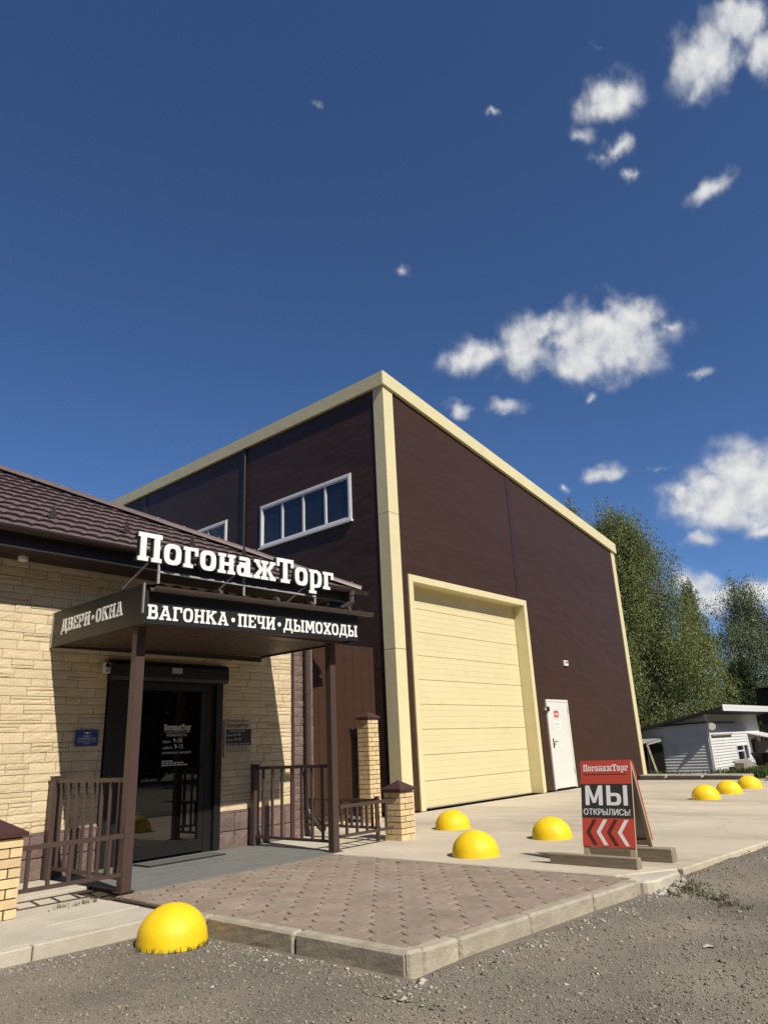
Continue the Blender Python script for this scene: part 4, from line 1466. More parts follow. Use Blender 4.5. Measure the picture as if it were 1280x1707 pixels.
MB().add([(CX0, CY0 + .03, BZ0 + .045), (CX1, CY0 + .03, BZ0 + .045 + cz(CX1)), (CX1, SY - .02, BZ0 + .045 + cz(CX1)), (CX0, SY - .02, BZ0 + .045)], [(0, 3, 2, 1)]).build('soffit_backing', m_dark, canopy)
MB().box((CX0 + .02, 6.62, BZ0 + .05), (CX1 - .02, 6.8, BZ0 + .12)).build('front_beam', m_brown, canopy)
MB().box((CX0 + .005, SY - .028, BZ0 + .0), (CX1 - .005, SY - .006, BZ0 + .06)).build('wall_beam', m_dark, canopy)
# profiled roof sheet
vs, fs = [], []
n = int((CX1 + .12 - CX0) / .05)
for i in range(n + 1):
    X_ = CX0 + i * .05
    hh = .018 if (i // 2) % 2 else 0
    vs += [(X_, CY0 - .05, 2.825 + cz(X_) + hh), (X_, SY - .01, 2.85 + cz(X_) + hh)]
fs = [(2 * i, 2 * i + 2, 2 * i + 3, 2 * i + 1) for i in range(n)]
MB().add(vs, fs).build('roof_sheet', m_gut, canopy)
cg = half_pipe('gutter', (CX0 + .03, CY0 - .075, 2.80 + cz(CX0)), (CX1 + .2, CY0 - .075, 2.805 + cz(CX1 + .1)), .052, m_gut, canopy)
for a in (4.55, 5.35, 5.9, 6.55):
    MB().tube((a, CY0 - .075, 2.80 + cz(a)), (a + .05, CY0 - .075, 2.801 + cz(a)), .056, n=14).build('gutter_joint', m_gut, cg)

# roof sign of free-standing letters --------------------------------------------
sign = thing('shop_sign', (5.1, 6.55, 2.85), 'large white three dimensional shop name letters standing on the canopy roof', 'sign')
LY = 6.52
u_ = Vector((1, 0, .017)).normalized()
fr_ = MB()
for ch, mb in word('ПогонажТорг', (3.685, LY, 3.095), u_, UZ, -UY, .302, 2.81, .055, 0, .085):
    lo = mb.build('letter', m_white, sign)
    # dark returns behind the white face
    back = MB().add([(x_, y_ + .002 if y_ > LY - .02 else y_ + .012, z_) for x_, y_, z_ in [tuple(Vector(v) + ORIG[lo]) for v in [vv.co[:] for vv in lo.data.vertices]]], [tuple(p_.vertices) for p_ in lo.data.polygons])
    c = Vector((0, 0, 0))
    xs_ = [v[0] for v in back.v]
    zs_ = [v[2] for v in back.v]
    mx_, mz_ = (min(xs_) + max(xs_)) / 2, (min(zs_) + max(zs_)) / 2
    back.v = [(x_ - .004 - .004, y_ + .004, z_ - .004) for x_, y_, z_ in back.v]
    back.build('return', m_black, lo)
for z_ in (3.165, 3.27):
    MB().bar((3.78, LY + .03, z_), (6.5, LY + .03, z_ + .046), .02, .02).build('letter_rail', m_galv, sign)
MB().bar((3.98, LY + .035, 3.03), (6.25, LY + .035, 3.045), .02, .02).build('frame_rail', m_galv, sign)
for x_ in (3.99, 5.11, 6.245):
    MB().bar((x_, LY + .04, 2.86 + cz(x_)), (x_, LY + .04, 3.30 + cz(x_)), .022, .022, (0, 1, 0)).build('upright', m_galv, sign)
    MB().bar((x_ - .07, LY + .05, 3.17 + cz(x_)), (x_ - .07, LY + .62, 2.93 + cz(x_)), .018, .018).build('brace', m_galv, sign)

# ------------------------------------------------------------------ railings
def railing(p, q, ztop_, zbot, nbal, label, end_posts=(), group='brown steel railings round the entrance', w=.035):
    p, q = Vector((*p, 0)), Vector((*q, 0))
    o = thing('railing', tuple((p + q) / 2), label, 'railing', group)
    d = (q - p).normalized()
    MB().bar(p + UZ * (ztop_ - .02), q + UZ * (ztop_ - .02), w, .04).build('top_rail', m_brown, o)
    MB().bar(p + UZ * (zbot + .015), q + UZ * (zbot + .015), w, .032).build('bottom_rail', m_brown, o)
    for i in range(nbal):
        c = p.lerp(q, (i + .7) / (nbal + .4))
        MB().bar(c + UZ * (zbot + .03), c + UZ * (ztop_ - .041), .028, .028, d).build('baluster', m_brown, o)
    for e, s in end_posts:
        c = Vector((*e, 0))
        po = MB().box((c.x - s / 2, c.y - s / 2, .004), (c.x + s / 2, c.y + s / 2, ztop_ + .02)).build('post', m_brown, o, bevel=.005)
        MB().box((c.x - s / 2 - .006, c.y - s / 2 - .006, ztop_ + .02), (c.x + s / 2 + .006, c.y + s / 2 + .006, ztop_ + .03)).build('post_cap', m_brown, po)
    return o


railing((3.905, 8.21), (3.905, 6.77), 1.0, .10, 8, 'tall brown railing on the left side of the porch between wall and post', [((3.905, 8.255), .09)])
railing((6.655, 8.18), (6.655, 6.77), 1.0, .10, 7, 'tall brown railing on the right side of the porch between wall and post', [((6.655, 8.225), .09)])
railing((2.86, 6.69), (3.85, 6.69), .51, .145, 5, 'low brown railing between the left brick pillar and the porch post')
railing((6.71, 6.67), (7.70, 6.67), .52, .15, 5, 'low brown railing between the right porch post and the small brick pillar')
railing((7.66, 6.86), (7.66, 8.28), .52, .145, 7, 'low brown railing running from the small brick pillar back to the shop corner', [((7.66, 6.90), .045)])

# ------------------------------------------------------------------ brick pillars
bk = MB().box((-.5, -.5, -.5), (.5, .5, .5)).mesh('brick', m_brick, bevel=0)
bmx = bmesh.new()
bmx.from_mesh(bk)
bmesh.ops.bevel(bmx, geom=bmx.edges[:], offset=.018, segments=1, affect='EDGES')
bmx.to_mesh(bk)
bmx.free()


def pillar(x0, y0, side, ncourse, label):
    L, W, Hh, J = .25 * side / .38, .12 * side / .38, .065, .010
    o = thing('brick_pillar', (x0 + side / 2, y0 + side / 2, 0), label, 'pillar', 'yellow brick pillars with brown caps')
    zt = ncourse * (Hh + J)
    MB().box((x0 + .012, y0 + .012, -.1), (x0 + side - .012, y0 + side - .012, zt)).build('mortar_core', m_bmortar, o)
    for c in range(ncourse):
        z_ = c * (Hh + J) + Hh / 2 + .002
        a, b = side - W - J, W
        if c % 2 == 0:
            lay = [(0, 0, a, b), (side - W, 0, W, a), (W + J, side - W, a, W), (0, W + J, W, a)]
        else:
            lay = [(W + J, 0, a, b), (side - W, W + J, W, a), (0, side - W, a, W), (0, 0, W, a)]
        for (bx_, by_, lx_, ly_) in lay:
            j = .002
            inst('brick', bk, o, (x0 + bx_ + lx_ / 2 + random.uniform(-j, j), y0 + by_ + ly_ / 2 + random.uniform(-j, j), z_), (lx_, ly_, Hh))
    e = .035
    cx_, cy_ = x0 + side / 2, y0 + side / 2
    hs = side / 2 + e * .8
    MB().add([(cx_ - hs, cy_ - hs, zt + .004), (cx_ + hs, cy_ - hs, zt + .004), (cx_ + hs, cy_ + hs, zt + .004), (cx_ - hs, cy_ + hs, zt + .004), (cx_ - hs, cy_ - hs, zt + .036), (cx_ + hs, cy_ - hs, zt + .036), (cx_ + hs, cy_ + hs, zt + .036), (cx_ - hs, cy_ + hs, zt + .036), (cx_, cy_, zt + .036 + side * .36)],
             [(0, 3, 2, 1), (0, 1, 5, 4), (1, 2, 6, 5), (2, 3, 7, 6), (3, 0, 4, 7), (4, 5, 8), (5, 6, 8), (6, 7, 8), (7, 4, 8)]).build('cap', m_cap, o)
    return o


pillar(2.55, 6.50, .30, 8, 'short yellow brick pillar with brown cap at the left edge')
pillar(7.745, 6.56, .29, 8, 'short yellow brick pillar with brown pyramid cap right of the porch')
pillar(9.38, 8.58, .255, 22, 'tall slender yellow brick pillar beside the brown sheet gate and hangar corner')

# brown sheet gate between shop and hangar
fg = thing('sheet_metal_gate', (9.0, 9.05, 0), 'plain brown profiled sheet metal gate between the shop and the hangar', 'gate')
for i in range(5):
    a = 7.90 + i * .44
    vs, fs = [], []
    prof = [(0, 0), (.09, 0), (.105, .016), (.205, .016), (.22, 0), (.31, 0), (.325, .016), (.425, .016), (.438, 0)]
    for X_, d_ in prof:
        vs += [(a + X_, 9.05 - d_, .16), (a + X_, 9.05 - d_, 2.955)]
    fs = [(2 * k, 2 * k + 2, 2 * k + 3, 2 * k + 1) for k in range(len(prof) - 1)]
    MB().add(vs, fs).build('sheet', m_panel, fg)
MB().box((7.90, 9.06, .10), (10.1, 9.11, .17)).box((7.90, 9.06, 2.90), (10.1, 9.11, 2.965)).box((7.90, 9.06, .171), (7.95, 9.11, 2.899)).box((10.05, 9.06, .171), (10.1, 9.11, 2.899)).build('frame', m_brown, fg)
MB().box((7.9, 9.0, -.05), (9.30, 9.2, .085)).build('plinth', m_bmortar, fg)
for i in range(5):
    inst('brick', bk, fg, (8.04 + i * .26, 8.995, .043), (.25, .03, .07))
MB().box((7.88, 8.93, .088), (9.30, 9.05, .098)).build('drip_flashing', m_brown, fg)

# ------------------------------------------------------------------ yellow hemispheres
def dome_mesh():
    vs, fs = [], []
    n, m_ = 40, 12
    prof = [(.25, -.03), (.252, .012), (.249, .03)]
    for k in range(1, m_):
        t_ = math.pi / 2 * k / m_
        prof.append((.249 * math.cos(t_), .03 + .222 * math.sin(t_)))
    for r_, z_ in prof:
        for i in range(n):
            t_ = 2 * math.pi * i / n
            vs.append((r_ * math.cos(t_), r_ * math.sin(t_), z_))
    vs.append((0, 0, .252))
    P = len(prof)
    for k in range(P - 1):
        for i in range(n):
            fs.append((k * n + i, k * n + (i + 1) % n, (k + 1) * n + (i + 1) % n, (k + 1) * n + i))
    for i in range(n):
        fs.append(((P - 1) * n + i, (P - 1) * n + (i + 1) % n, P * n))
    return MB().add(vs, fs).mesh('barrier_dome', m_dome, smooth=True)


DM = dome_mesh()
for (x_, y_, z_, s, lab) in (
        (3.36, 5.07, -.10, 1.0, 'yellow concrete hemisphere on the gravel in the kerb corner, nearest of all'),
        (7.05, 4.93, 0, 1.03, 'yellow concrete hemisphere nearest the paver pad on the concrete'),
        (9.14, 6.76, 0, 1.02, 'yellow concrete hemisphere beside the small brick pillar, before the gate'),
        (8.66, 4.88, 0, .99, 'yellow concrete hemisphere just left of the red sign board'),
        (14.56, 4.92, 0, 1.0, 'first and nearest of three yellow hemispheres in a row far right'),
        (15.98, 4.93, 0, .98, 'middle one of three yellow hemispheres in a row far right'),
        (17.44, 4.94, 0, .99, 'farthest of three yellow hemispheres in a row far right')):
    o = inst('barrier_dome', DM, None, (x_, y_, z_), (s, s, s), (0, 0, random.uniform(0, 6)))
    tag(o, lab, 'bollard', 'yellow concrete parking hemispheres')

# ------------------------------------------------------------------ A-frame board and its timbers
tb = thing('timber_beam', (6.92, 3.45, 0), 'short weathered timber beam under the front legs of the red sign board', 'timber')
MB().add([(6.86, 3.03, .002), (6.97, 3.03, .002), (6.97, 3.03, .085), (6.955, 3.03, .10), (6.86, 3.03, .10),
          (6.88, 3.93, .002), (6.99, 3.90, .002), (6.99, 3.90, .085), (6.975, 3.93, .10), (6.88, 3.93, .10)],
         [(0, 1, 2, 3, 4), (9, 8, 7, 6, 5), (0, 5, 6, 1), (1, 6, 7, 2), (2, 7, 8, 3), (3, 8, 9, 4), (4, 9, 5, 0)]).add(
    [(6.88, 3.93, .06), (6.975, 3.93, .06), (6.975, 3.93, .10), (6.88, 3.93, .10), (6.90, 4.10, .098), (6.92, 4.10, .10)],
    [(0, 1, 2, 3), (0, 3, 4), (1, 0, 4, 5), (2, 1, 5), (3, 2, 5, 4)]).build('beam', m_wood, tb, bevel=.004)
tb = thing('timber_beam', (7.42, 3.35, 0), 'second timber beam lying behind the rear leg of the red sign board', 'timber')
MB().box((7.38, 2.90, .002), (7.50, 3.74, .125)).build('beam', m_wood, tb, bevel=.007)

ab = thing('sandwich_board', (7.1, 3.3, 0), 'red and charcoal folding A-frame sign board with chevron arrows', 'sign')
# front face leans back from its foot; local frame: u to the right (towards -Y), v up the slope
U = Vector((0.03, -1, 0)).normalized()
FO = Vector((7.03, 3.63, .10))
Vv = Vector((.205, 0, 1)).normalized()
Nn = U.cross(Vv).normalized()
BW, BH = .52, .80


def F(u, v, w=0.0, o=FO, uu=U, vv=Vv, nn=Nn):
    return tuple(o + uu * u + vv * v + nn * w)


for a in (0.0, BW - .055):
    MB().prism([(a, -.075), (a + .055, -.075), (a + .055, BH + .055), (a, BH + .055)], -.03, -.0, F).build('leg', m_wood2, ab)
MB().prism([(.056, .10), (BW - .056, .10), (BW - .056, .15), (.056, .15)], -.028, -.002, F).build('cross_rail', m_wood2, ab)
fpo = MB().prism([(-.005, .06), (BW + .005, .06), (BW + .005, .06 + BH), (-.005, .06 + BH)], .001, .006, F).build('front_board', m_red, ab)
MB().prism([(-.004, .32), (BW + .004, .32), (BW + .004, .635), (-.004, .635)], .006, .0072, F).build('charcoal_band', m_char, fpo)
q = MB()
for ch, mb in word('ПогонажТорг', F(.025, .755, .006), U, Vv, Nn, .064, .47, .001):
    q.add(mb.v, mb.f)
q.build('lettering', m_print, fpo)
MB().prism([(.03, .722), (.47, .722), (.47, .730), (.03, .730)], .006, .0072, F).build('underline', m_maroon, fpo)
q = MB()
hh_, oo = .185, (.04, .435)
for k, pr in enumerate([Rc(0, 0, .20, 1), Rc(.68, 0, .88, 1), Po((.20, 1), (.06, 1), (.36, .12), (.52, .12)), Po((.68, 1), (.82, 1), (.52, .12), (.36, .12)), Rc(1.08, 0, 1.28, 1), Bowl(1.27, 0, 1.80, .62, .20, .16), Rc(1.92, 0, 2.12, 1)]):
    T = lambda a_, b_, w_: F(oo[0] + a_ * .205, oo[1] + b_ * hh_, w_)
    if pr[0] == 'p':
        q.prism(pr[1], .0072, .0082 + k * .0003, T)
    else:
        q.band(pr[1], pr[2], .0072, .0082 + k * .0003, T, pr[3])
tag(q.build('lettering', m_print, fpo), kind='stuff')
q = MB()
for k in range(4):
    tm = text_mesh('ОТКРЫЛИСЬ!', F(.015 + k * .0016, .345, .0072 + k * .0003), U, Vv, Nn, .058, .475)
    q.add(tm.v, tm.f)
tag(q.build('lettering', m_print, fpo), kind='stuff')
for i in range(4):
    a = .035 + i * .107
    c = .19
    MB().prism([(a, c), (a + .075, c - .115), (a + .115, c - .115), (a + .04, c), (a + .115, c + .115), (a + .075, c + .115)][::1], .006, .0073, F).build('chevron', m_print if i % 2 else m_maroon, fpo)
# rear frame
RO = Vector((7.50, 3.63, .02))
RV = (Vector(F(0, BH + .06, -.03)) - RO)
RL = RV.length
RV.normalize()
RN = RV.cross(U).normalized()
G = lambda u, v, w=0.0: tuple(RO + U * u + RV * v + RN * w)
for a in (0.0, BW - .04):
    MB().prism([(a, -.015), (a + .04, -.015), (a + .04, RL - .03), (a, RL - .03)], -.03, 0, G).build('leg', m_wood2, ab)
MB().prism([(.041, .13), (BW - .041, .13), (BW - .041, .18), (.041, .18)], -.028, -.002, G).build('cross_rail', m_wood2, ab)
MB().prism([(-.005, .17), (BW + .005, .17), (BW + .005, RL - .02), (-.005, RL - .02)], .001, .018, G).build('rear_board', m_red, ab)
MB().prism([(.042, .19), (BW - .042, .19), (BW - .042, RL - .05), (.042, RL - .05)], -.004, 0.0, G).build('board_back', m_ply, ab)
MB().prism([(.058, .07), (BW - .058, .07), (BW - .058, .06 + BH - .01), (.058, .06 + BH - .01)], -.004, 0.0, F).build('board_back', m_ply, ab)

LX, LYY = 5.13, 1.88
zq = float(ground_z(LX, LYY))
dc = thing('paper_scrap', (LX, LYY, zq), 'small pale crumpled scrap lying on the gravel at lower right', 'litter')
MB().add([(LX - .03, LYY + .02, zq + .008), (LX + .006, LYY - .003, zq + .010), (LX + .02, LYY + .012, zq + .022), (LX - .01, LYY + .024, zq + .014), (LX + .03, LYY - .035, zq + .006), (LX + .012, LYY - .04, zq + .012), (LX + .035, LYY + .004, zq + .004)], [(0, 1, 2, 3), (1, 5, 4), (1, 4, 2), (2, 4, 6)]).build('scrap', m_pebble, dc)

# ------------------------------------------------------------------ neighbouring house (ground there lies a little lower)
KS = 1.35


def HS(x_, y_, z_):
    return (x_ * KS, y_ * KS, CAM_H + (z_ - CAM_H) * KS)


HXc, HYc = 21.9 * KS, 7.03 * KS
HZ0 = CAM_H - CAM_H * KS - .02
hz = lambda z_: CAM_H + (z_ - CAM_H) * KS
house = thing('white_shed_house', (HXc + 3, HYc, HZ0), 'low white clapboard outbuilding with broad eaves behind the hangar', 'house')
HZ1 = hz(1.66)
HE = HXc + 6.9
HB = HYc + 4.2
RS = -(hz(1.86) - .12 - hz(.93)) / (4.2 + 1.75)
rz = lambda y_: hz(1.86) - .13 + RS * (y_ - HYc + .75)
MB().prism([(HYc + .03, HZ0), (HB, HZ0), (HB, rz(HB)), (HYc + .03, rz(HYc + .03))], HXc + .03, HE - .03, lambda u, v, w: (w, u, v)).build('wall', m_siding, house)
nb = 22
bh = (HZ1 + .1 - HZ0) / nb
WX0, WX1, WZa, WZb = 24.15 * KS, 25.35 * KS, hz(.31), hz(.78)
QX0, QX1, QZ = 25.75 * KS, 26.45 * KS, hz(.90)
SX0_, SX1_, SZa, SZb = 26.75 * KS, 27.3 * KS, hz(.30), hz(.76)
for i in range(nb):
    z0_ = HZ0 + i * bh
    segs = [(HXc, HE)]
    for (a, b, c, d_) in ((WX0, WX1, WZa, WZb), (QX0, QX1, HZ0, QZ), (SX0_, SX1_, SZa, SZb)):
        if z0_ + bh > c + .03 and z0_ < d_ - .03:
            segs = [s for (p_, q_) in segs for s in (((p_, a), (b, q_)) if p_ < a and q_ > b else ((p_, q_),))]
    for (a, b) in segs:
        MB().add([(a, HYc - .025, z0_), (b, HYc - .025, z0_), (b, HYc, z0_ + bh), (a, HYc, z0_ + bh), (a, HYc + .03, z0_), (b, HYc + .03, z0_), (b, HYc + .03, z0_ + bh), (a, HYc + .03, z0_ + bh)], [(0, 1, 2, 3), (0, 4, 5, 1), (0, 3, 7, 4), (1, 5, 6, 2)]).build('siding_board', m_siding, house)
    yr = min(HB, HYc - .75 + (z0_ + bh - (hz(1.86) - .13)) / RS)
    if yr < HYc + .1:
        continue
    MB().add([(HXc - .025, yr, z0_), (HXc - .025, HYc, z0_), (HXc, HYc, z0_ + bh), (HXc, yr, z0_ + bh), (HXc + .03, yr, z0_), (HXc + .03, HYc, z0_)], [(0, 1, 2, 3), (0, 4, 5, 1)]).build('siding_board', m_siding, house)
MB().box((HXc - .05, HYc - .05, HZ0), (HXc + .04, HYc + .04, HZ1 + .1)).build('corner_board', m_pvc, house)
# roof: single pitch falling towards +Y, deep white fascia over the front
zf = hz(1.66)
r_x0, r_x1, r_y0, r_y1 = HXc - .30, HE + .6, HYc - .75, HB + 1.0
ra, rbk = hz(1.86) - .12, hz(.93)
ro = MB().add([(r_x0, r_y0, ra), (r_x1, r_y0, ra), (r_x1, r_y1, rbk), (r_x0, r_y1, rbk), (r_x0, r_y0, ra + .10), (r_x1, r_y0, ra + .10), (r_x1, r_y1, rbk + .10), (r_x0, r_y1, rbk + .10)], [(0, 3, 2, 1), (4, 5, 6, 7), (0, 1, 5, 4), (1, 2, 6, 5), (2, 3, 7, 6), (3, 0, 4, 7)]).build('roof', m_tar, house)
for k in range(2):
    MB().box((r_x0 + .05, r_y0 - .03 + .0 * k, ra - .06 + k * .12), (r_x1, r_y0 - .002, ra + .055 + k * .12)).build('fascia_board', m_pvc, ro)
MB().bar((HXc - .06, HYc - .06, hz(1.43)), (24.3 * KS, HYc - .06, hz(1.43)), .05, .05).build('conduit', m_char, house)
MB().bar((HXc - .06, HYc - .06, hz(1.45)), (HXc - .06, HYc + 2.0, hz(1.40)), .05, .05).build('conduit', m_char, house)
MB().bar((22.05 * KS, HYc - .07, hz(1.10)), (23.9 * KS, HYc - .07, hz(1.10)), .07, .06).build('ledge', m_galv, house)
wf = MB()
for q in ((WX0, WX1, WZa, WZa + .05), (WX0, WX1, WZb - .05, WZb), (WX0, WX0 + .06, WZa + .05, WZb - .05), (WX1 - .06, WX1, WZa + .05, WZb - .05), (WX0 + .95, WX0 + 1.03, WZa + .05, WZb - .05), (WX0 + .06, WX0 + .95, WZa + .36, WZa + .41)):
    wf.box((q[0], HYc - .05, q[2]), (q[1], HYc + .02, q[3]))
wfo = wf.build('window', m_pvc, house)
MB().box((WX0 + .03, HYc - .012, WZa + .03), (WX1 - .03, HYc - .006, WZb - .03)).build('pane', m_glass, wfo)
dfo = MB().box((QX0, HYc - .02, HZ0), (QX1, HYc + .02, QZ)).build('doorway', m_dframe, house)
for q in (QX0 - .10, QX1):
    MB().box((q, HYc - .055, HZ0), (q + .10, HYc - .0, QZ + .1)).build('door_casing', m_pvc, dfo)
MB().add([(QX0 + .5, HYc - .03, HZ0 + .1), (QX1 - .02, HYc - .55, HZ0 + .1), (QX1 - .02, HYc - .55, QZ - .1), (QX0 + .5, HYc - .03, QZ - .1)], [(0, 1, 2, 3)]).build('open_leaf', m_tarp, dfo)
MB().add([(QX0 - .25, HYc - .02, QZ + .25), (QX1 + 1.0, HYc - .02, QZ + .25), (QX1 + 1.0, HYc - .9, QZ + .02), (QX0 - .25, HYc - .9, QZ + .02), (QX0 - .25, HYc - .02, QZ + .29), (QX1 + 1.0, HYc - .02, QZ + .29), (QX1 + 1.0, HYc - .9, QZ + .06), (QX0 - .25, HYc - .9, QZ + .06)], [(0, 1, 2, 3), (7, 6, 5, 4), (2, 6, 7, 3), (0, 3, 7, 4), (1, 5, 6, 2)]).build('door_awning', m_pvc, house)
s2 = MB().box((SX0_, HYc - .03, SZa), (SX1_, HYc + .01, SZb)).build('window', m_tarp, house)
MB().box((SX0_ - .05, HYc - .05, SZa - .05), (SX1_ + .05, HYc - .031, SZa)).build('sill', m_pvc, s2)
# stove pipe knuckle at the corner
sl = thing('corner_lamp', (HXc - .1, HYc - .1, hz(1.38)), 'white floodlight on the corner of the clapboard outbuilding', 'lamp')
MB().tube((HXc - .06, HYc - .12, hz(1.38)), (HXc - .22, HYc - .26, hz(1.32)), .10, .14, n=10).build('head', m_lamp, sl)
MB().tube((HXc - .03, HYc - .06, hz(1.38)), (HXc - .03, HYc - .06, hz(1.50)), .05, n=8).build('bracket', m_lamp, sl)
# lean-to with a corrugated roof at its left
lt = thing('lean_to_shelter', (HXc - .5, HYc + 3, HZ0), 'dark open lean-to shelter with grey corrugated roof beside the hangar corner', 'shelter')
lx0, lx1, ly0, ly1 = HXc - 1.6, HXc - .06, 8.33 * KS, 12.6
vs, fs = [], []
n = 26
for i in range(n + 1):
    Y_ = ly0 + (ly1 - ly0) * i / n
    hh = .03 * math.cos(i * math.pi)
    vs += [(lx0, Y_, hz(.96) + hh), (lx1, Y_, hz(1.07) + hh)]
MB().add(vs, [(2 * i, 2 * i + 1, 2 * i + 3, 2 * i + 2) for i in range(n)]).build('corrugated_roof', m_slate, lt)
MB().bar((lx0 + .1, ly0 + .06, hz(.95)), (lx1, ly0 + .06, hz(1.03)), .06, .10).build('rafter', m_galv, lt)
for Y_ in (ly0 + .15, ly0 + 1.6, ly1 - .1):
    MB().bar((lx0 + .12, Y_, HZ0), (lx0 + .12, Y_, hz(.93)), .09, .09, (0, 1, 0)).build('post', m_wood_shade, lt)
MB().bar((lx0 - .25, ly0 - .32, HZ0 + .05), (lx0 + .1, ly0 + .1, hz(.95)), .08, .06).build('prop', m_wood, lt)
MB().box((lx1 - .02, ly0 + .05, HZ0), (lx1 + .01, ly1, hz(.92))).build('back_wall', m_wood_shade, lt)  # dark sheet painting the shade inside the open shelter
# low concrete ledge in front of the house
ledge = thing('concrete_ledge', (21.6, 7.4, -.05), 'low grey concrete ledge along the yard in front of the white outbuilding', 'ledge')
for (a, b) in (((20.62, 5.95), (20.95, 7.05)), ((20.96, 7.10), (21.25, 8.15)), ((21.26, 8.20), (21.5, 9.3))):
    MB().prism([a, (a[0] + .6, a[1] - .1), (b[0] + .6, b[1] - .1), b], -.35, .10 if a[1] < 7 else .085).build('block', m_kerb, ledge, bevel=.02)
sbk = thing('kerb_block', (19.4, 5.2, -.02), 'short grey kerb block behind the farthest yellow hemisphere', 'kerb')
MB().box((19.9, 4.2, -.2), (20.2, 5.25, .10)).build('block', m_kerb, sbk, bevel=.02)
# leaning sheet, basin, firewood
sh_ = thing('leaning_sheet', (30, 8.2, HZ0), 'grey weathered sheet leaning over a heap beside the outbuilding window', 'sheet')
MB().add([(23.0 * KS, 6.5 * KS, HZ0 + .05), (25.0 * KS, 6.5 * KS, HZ0 + .02), (24.5 * KS, 6.85 * KS, hz(.36)), (23.05 * KS, 6.85 * KS, hz(.36)), (23.0 * KS, 6.5 * KS, HZ0), (25.0 * KS, 6.48 * KS, HZ0 - .02), (24.5 * KS, 6.88 * KS, hz(.33)), (23.05 * KS, 6.88 * KS, hz(.33))], [(0, 1, 2, 3), (7, 6, 5, 4), (0, 3, 7, 4), (1, 5, 6, 2), (3, 2, 6, 7)]).build('panel', m_tarp, sh_)
MB().box((22.95 * KS, 6.55 * KS, HZ0), (23.3 * KS, 6.8 * KS, hz(.30))).build('crate', m_wood, sh_)
bs = thing('dark_basin', (33.7, 8.6, HZ0), 'black plastic basin on the ground by the outbuilding doorway', 'basin')
MB().tube((33.6, 8.75, HZ0 + .35), (33.6, 8.75, HZ0 + .72), .30, .48, n=18).build('tub', m_black, bs)
MB().tube((33.6, 8.75, HZ0), (33.6, 8.75, HZ0 + .35), .25, .30, n=12).build('foot', m_wood_shade, bs)
fwd = thing('brushwood_heap', (33.3, 7.6, HZ0), 'heap of dark brushwood and sticks behind the farthest hemisphere', 'brushwood')
rb_ = random.Random(3)
for i in range(46):
    c = Vector((33.2 + rb_.gauss(0, .8), 7.15 + rb_.gauss(0, .45), HZ0 + .06 + abs(rb_.gauss(0, .26))))
    d_ = Vector((rb_.gauss(0, 1), rb_.gauss(0, 1), rb_.gauss(0, .35))).normalized() * rb_.uniform(.35, .9)
    MB().tube(c - d_, c + d_, rb_.uniform(.015, .04), rb_.uniform(.008, .02), n=5).build('stick', rb_.choice((m_wood_shade, m_wood, m_dark)), fwd)
# dark plank building at the far right
dk_ = thing('dark_plank_barn', (44, 11, HZ0), 'dark brown plank barn rising behind the white outbuilding at the right edge', 'barn')
MB().box((40.6, 6.0, HZ0), (46, 10.35, 3.15)).build('wall', m_wood_shade, dk_)
for i in range(24):
    MB().box((40.54, 6.0 + i * .181, HZ0), (40.6, 6.0 + i * .181 + .172, 3.15 + rb_.uniform(-.03, .03))).build('plank', m_wood_shade, dk_)
    MB().box((40.6 + i * .22, 5.94, HZ0), (40.6 + i * .22 + .21, 6.0, 3.15)).build('plank', m_wood_shade, dk_)
MB().add([(40.2, 5.6, 3.3), (46.4, 5.6, 3.3), (46.4, 10.8, 3.18), (40.2, 10.8, 3.18)], [(0, 1, 2, 3)]).build('roof', m_slate, dk_)

gp = []
for _ in range(420):
    gp.append((30.2 + RNG.uniform(0, 3.2), 8.2 + RNG.normal(0, .35)))
for _ in range(260):
    gp.append((24.5 + RNG.uniform(0, 3.6), 11.0 + RNG.normal(0, .6)))
for _ in range(220):
    gp.append((24.5 + RNG.uniform(0, 4), 7.2 + RNG.uniform(-1.2, 1)))
tag(blades('tall_grass', gp, .26, m_grass, .6, .012, 9, .14), 'green grass growing in front of the white outbuilding', 'grass', kind='stuff')

# ------------------------------------------------------------------ trees
def leaf_cloud(centres, size, mat, name, parent, droop=1.0):
    """small leaf faces at given centres, hanging"""
    n = len(centres)
    a = RNG.uniform(0, 6.28, n)
    tilt_ = RNG.uniform(-1.1, 1.1, n)
    L = size * RNG.uniform(.7, 1.4, n)
    W = L * RNG.uniform(.45, .7, n)
    ex = np.stack([np.cos(a), np.sin(a), np.zeros(n)], -1)
    ey = np.stack([-np.sin(a) * np.sin(tilt_), np.cos(a) * np.sin(tilt_), -np.cos(tilt_)], -1)
    c = np.asarray(centres)
    V = np.stack([c - ey * L[:, None] * .5, c + ex * W[:, None] * .5, c + ey * L[:, None] * .5, c - ex * W[:, None] * .5], 1).reshape(-1, 3)
    Fq = np.arange(n * 4).reshape(-1, 4)
    o = ORIG[parent]
    me = fast_mesh(name, V - np.array(o), Fq, mat, 4)
    return _reg(bpy.data.objects.new(name, me), parent, o)


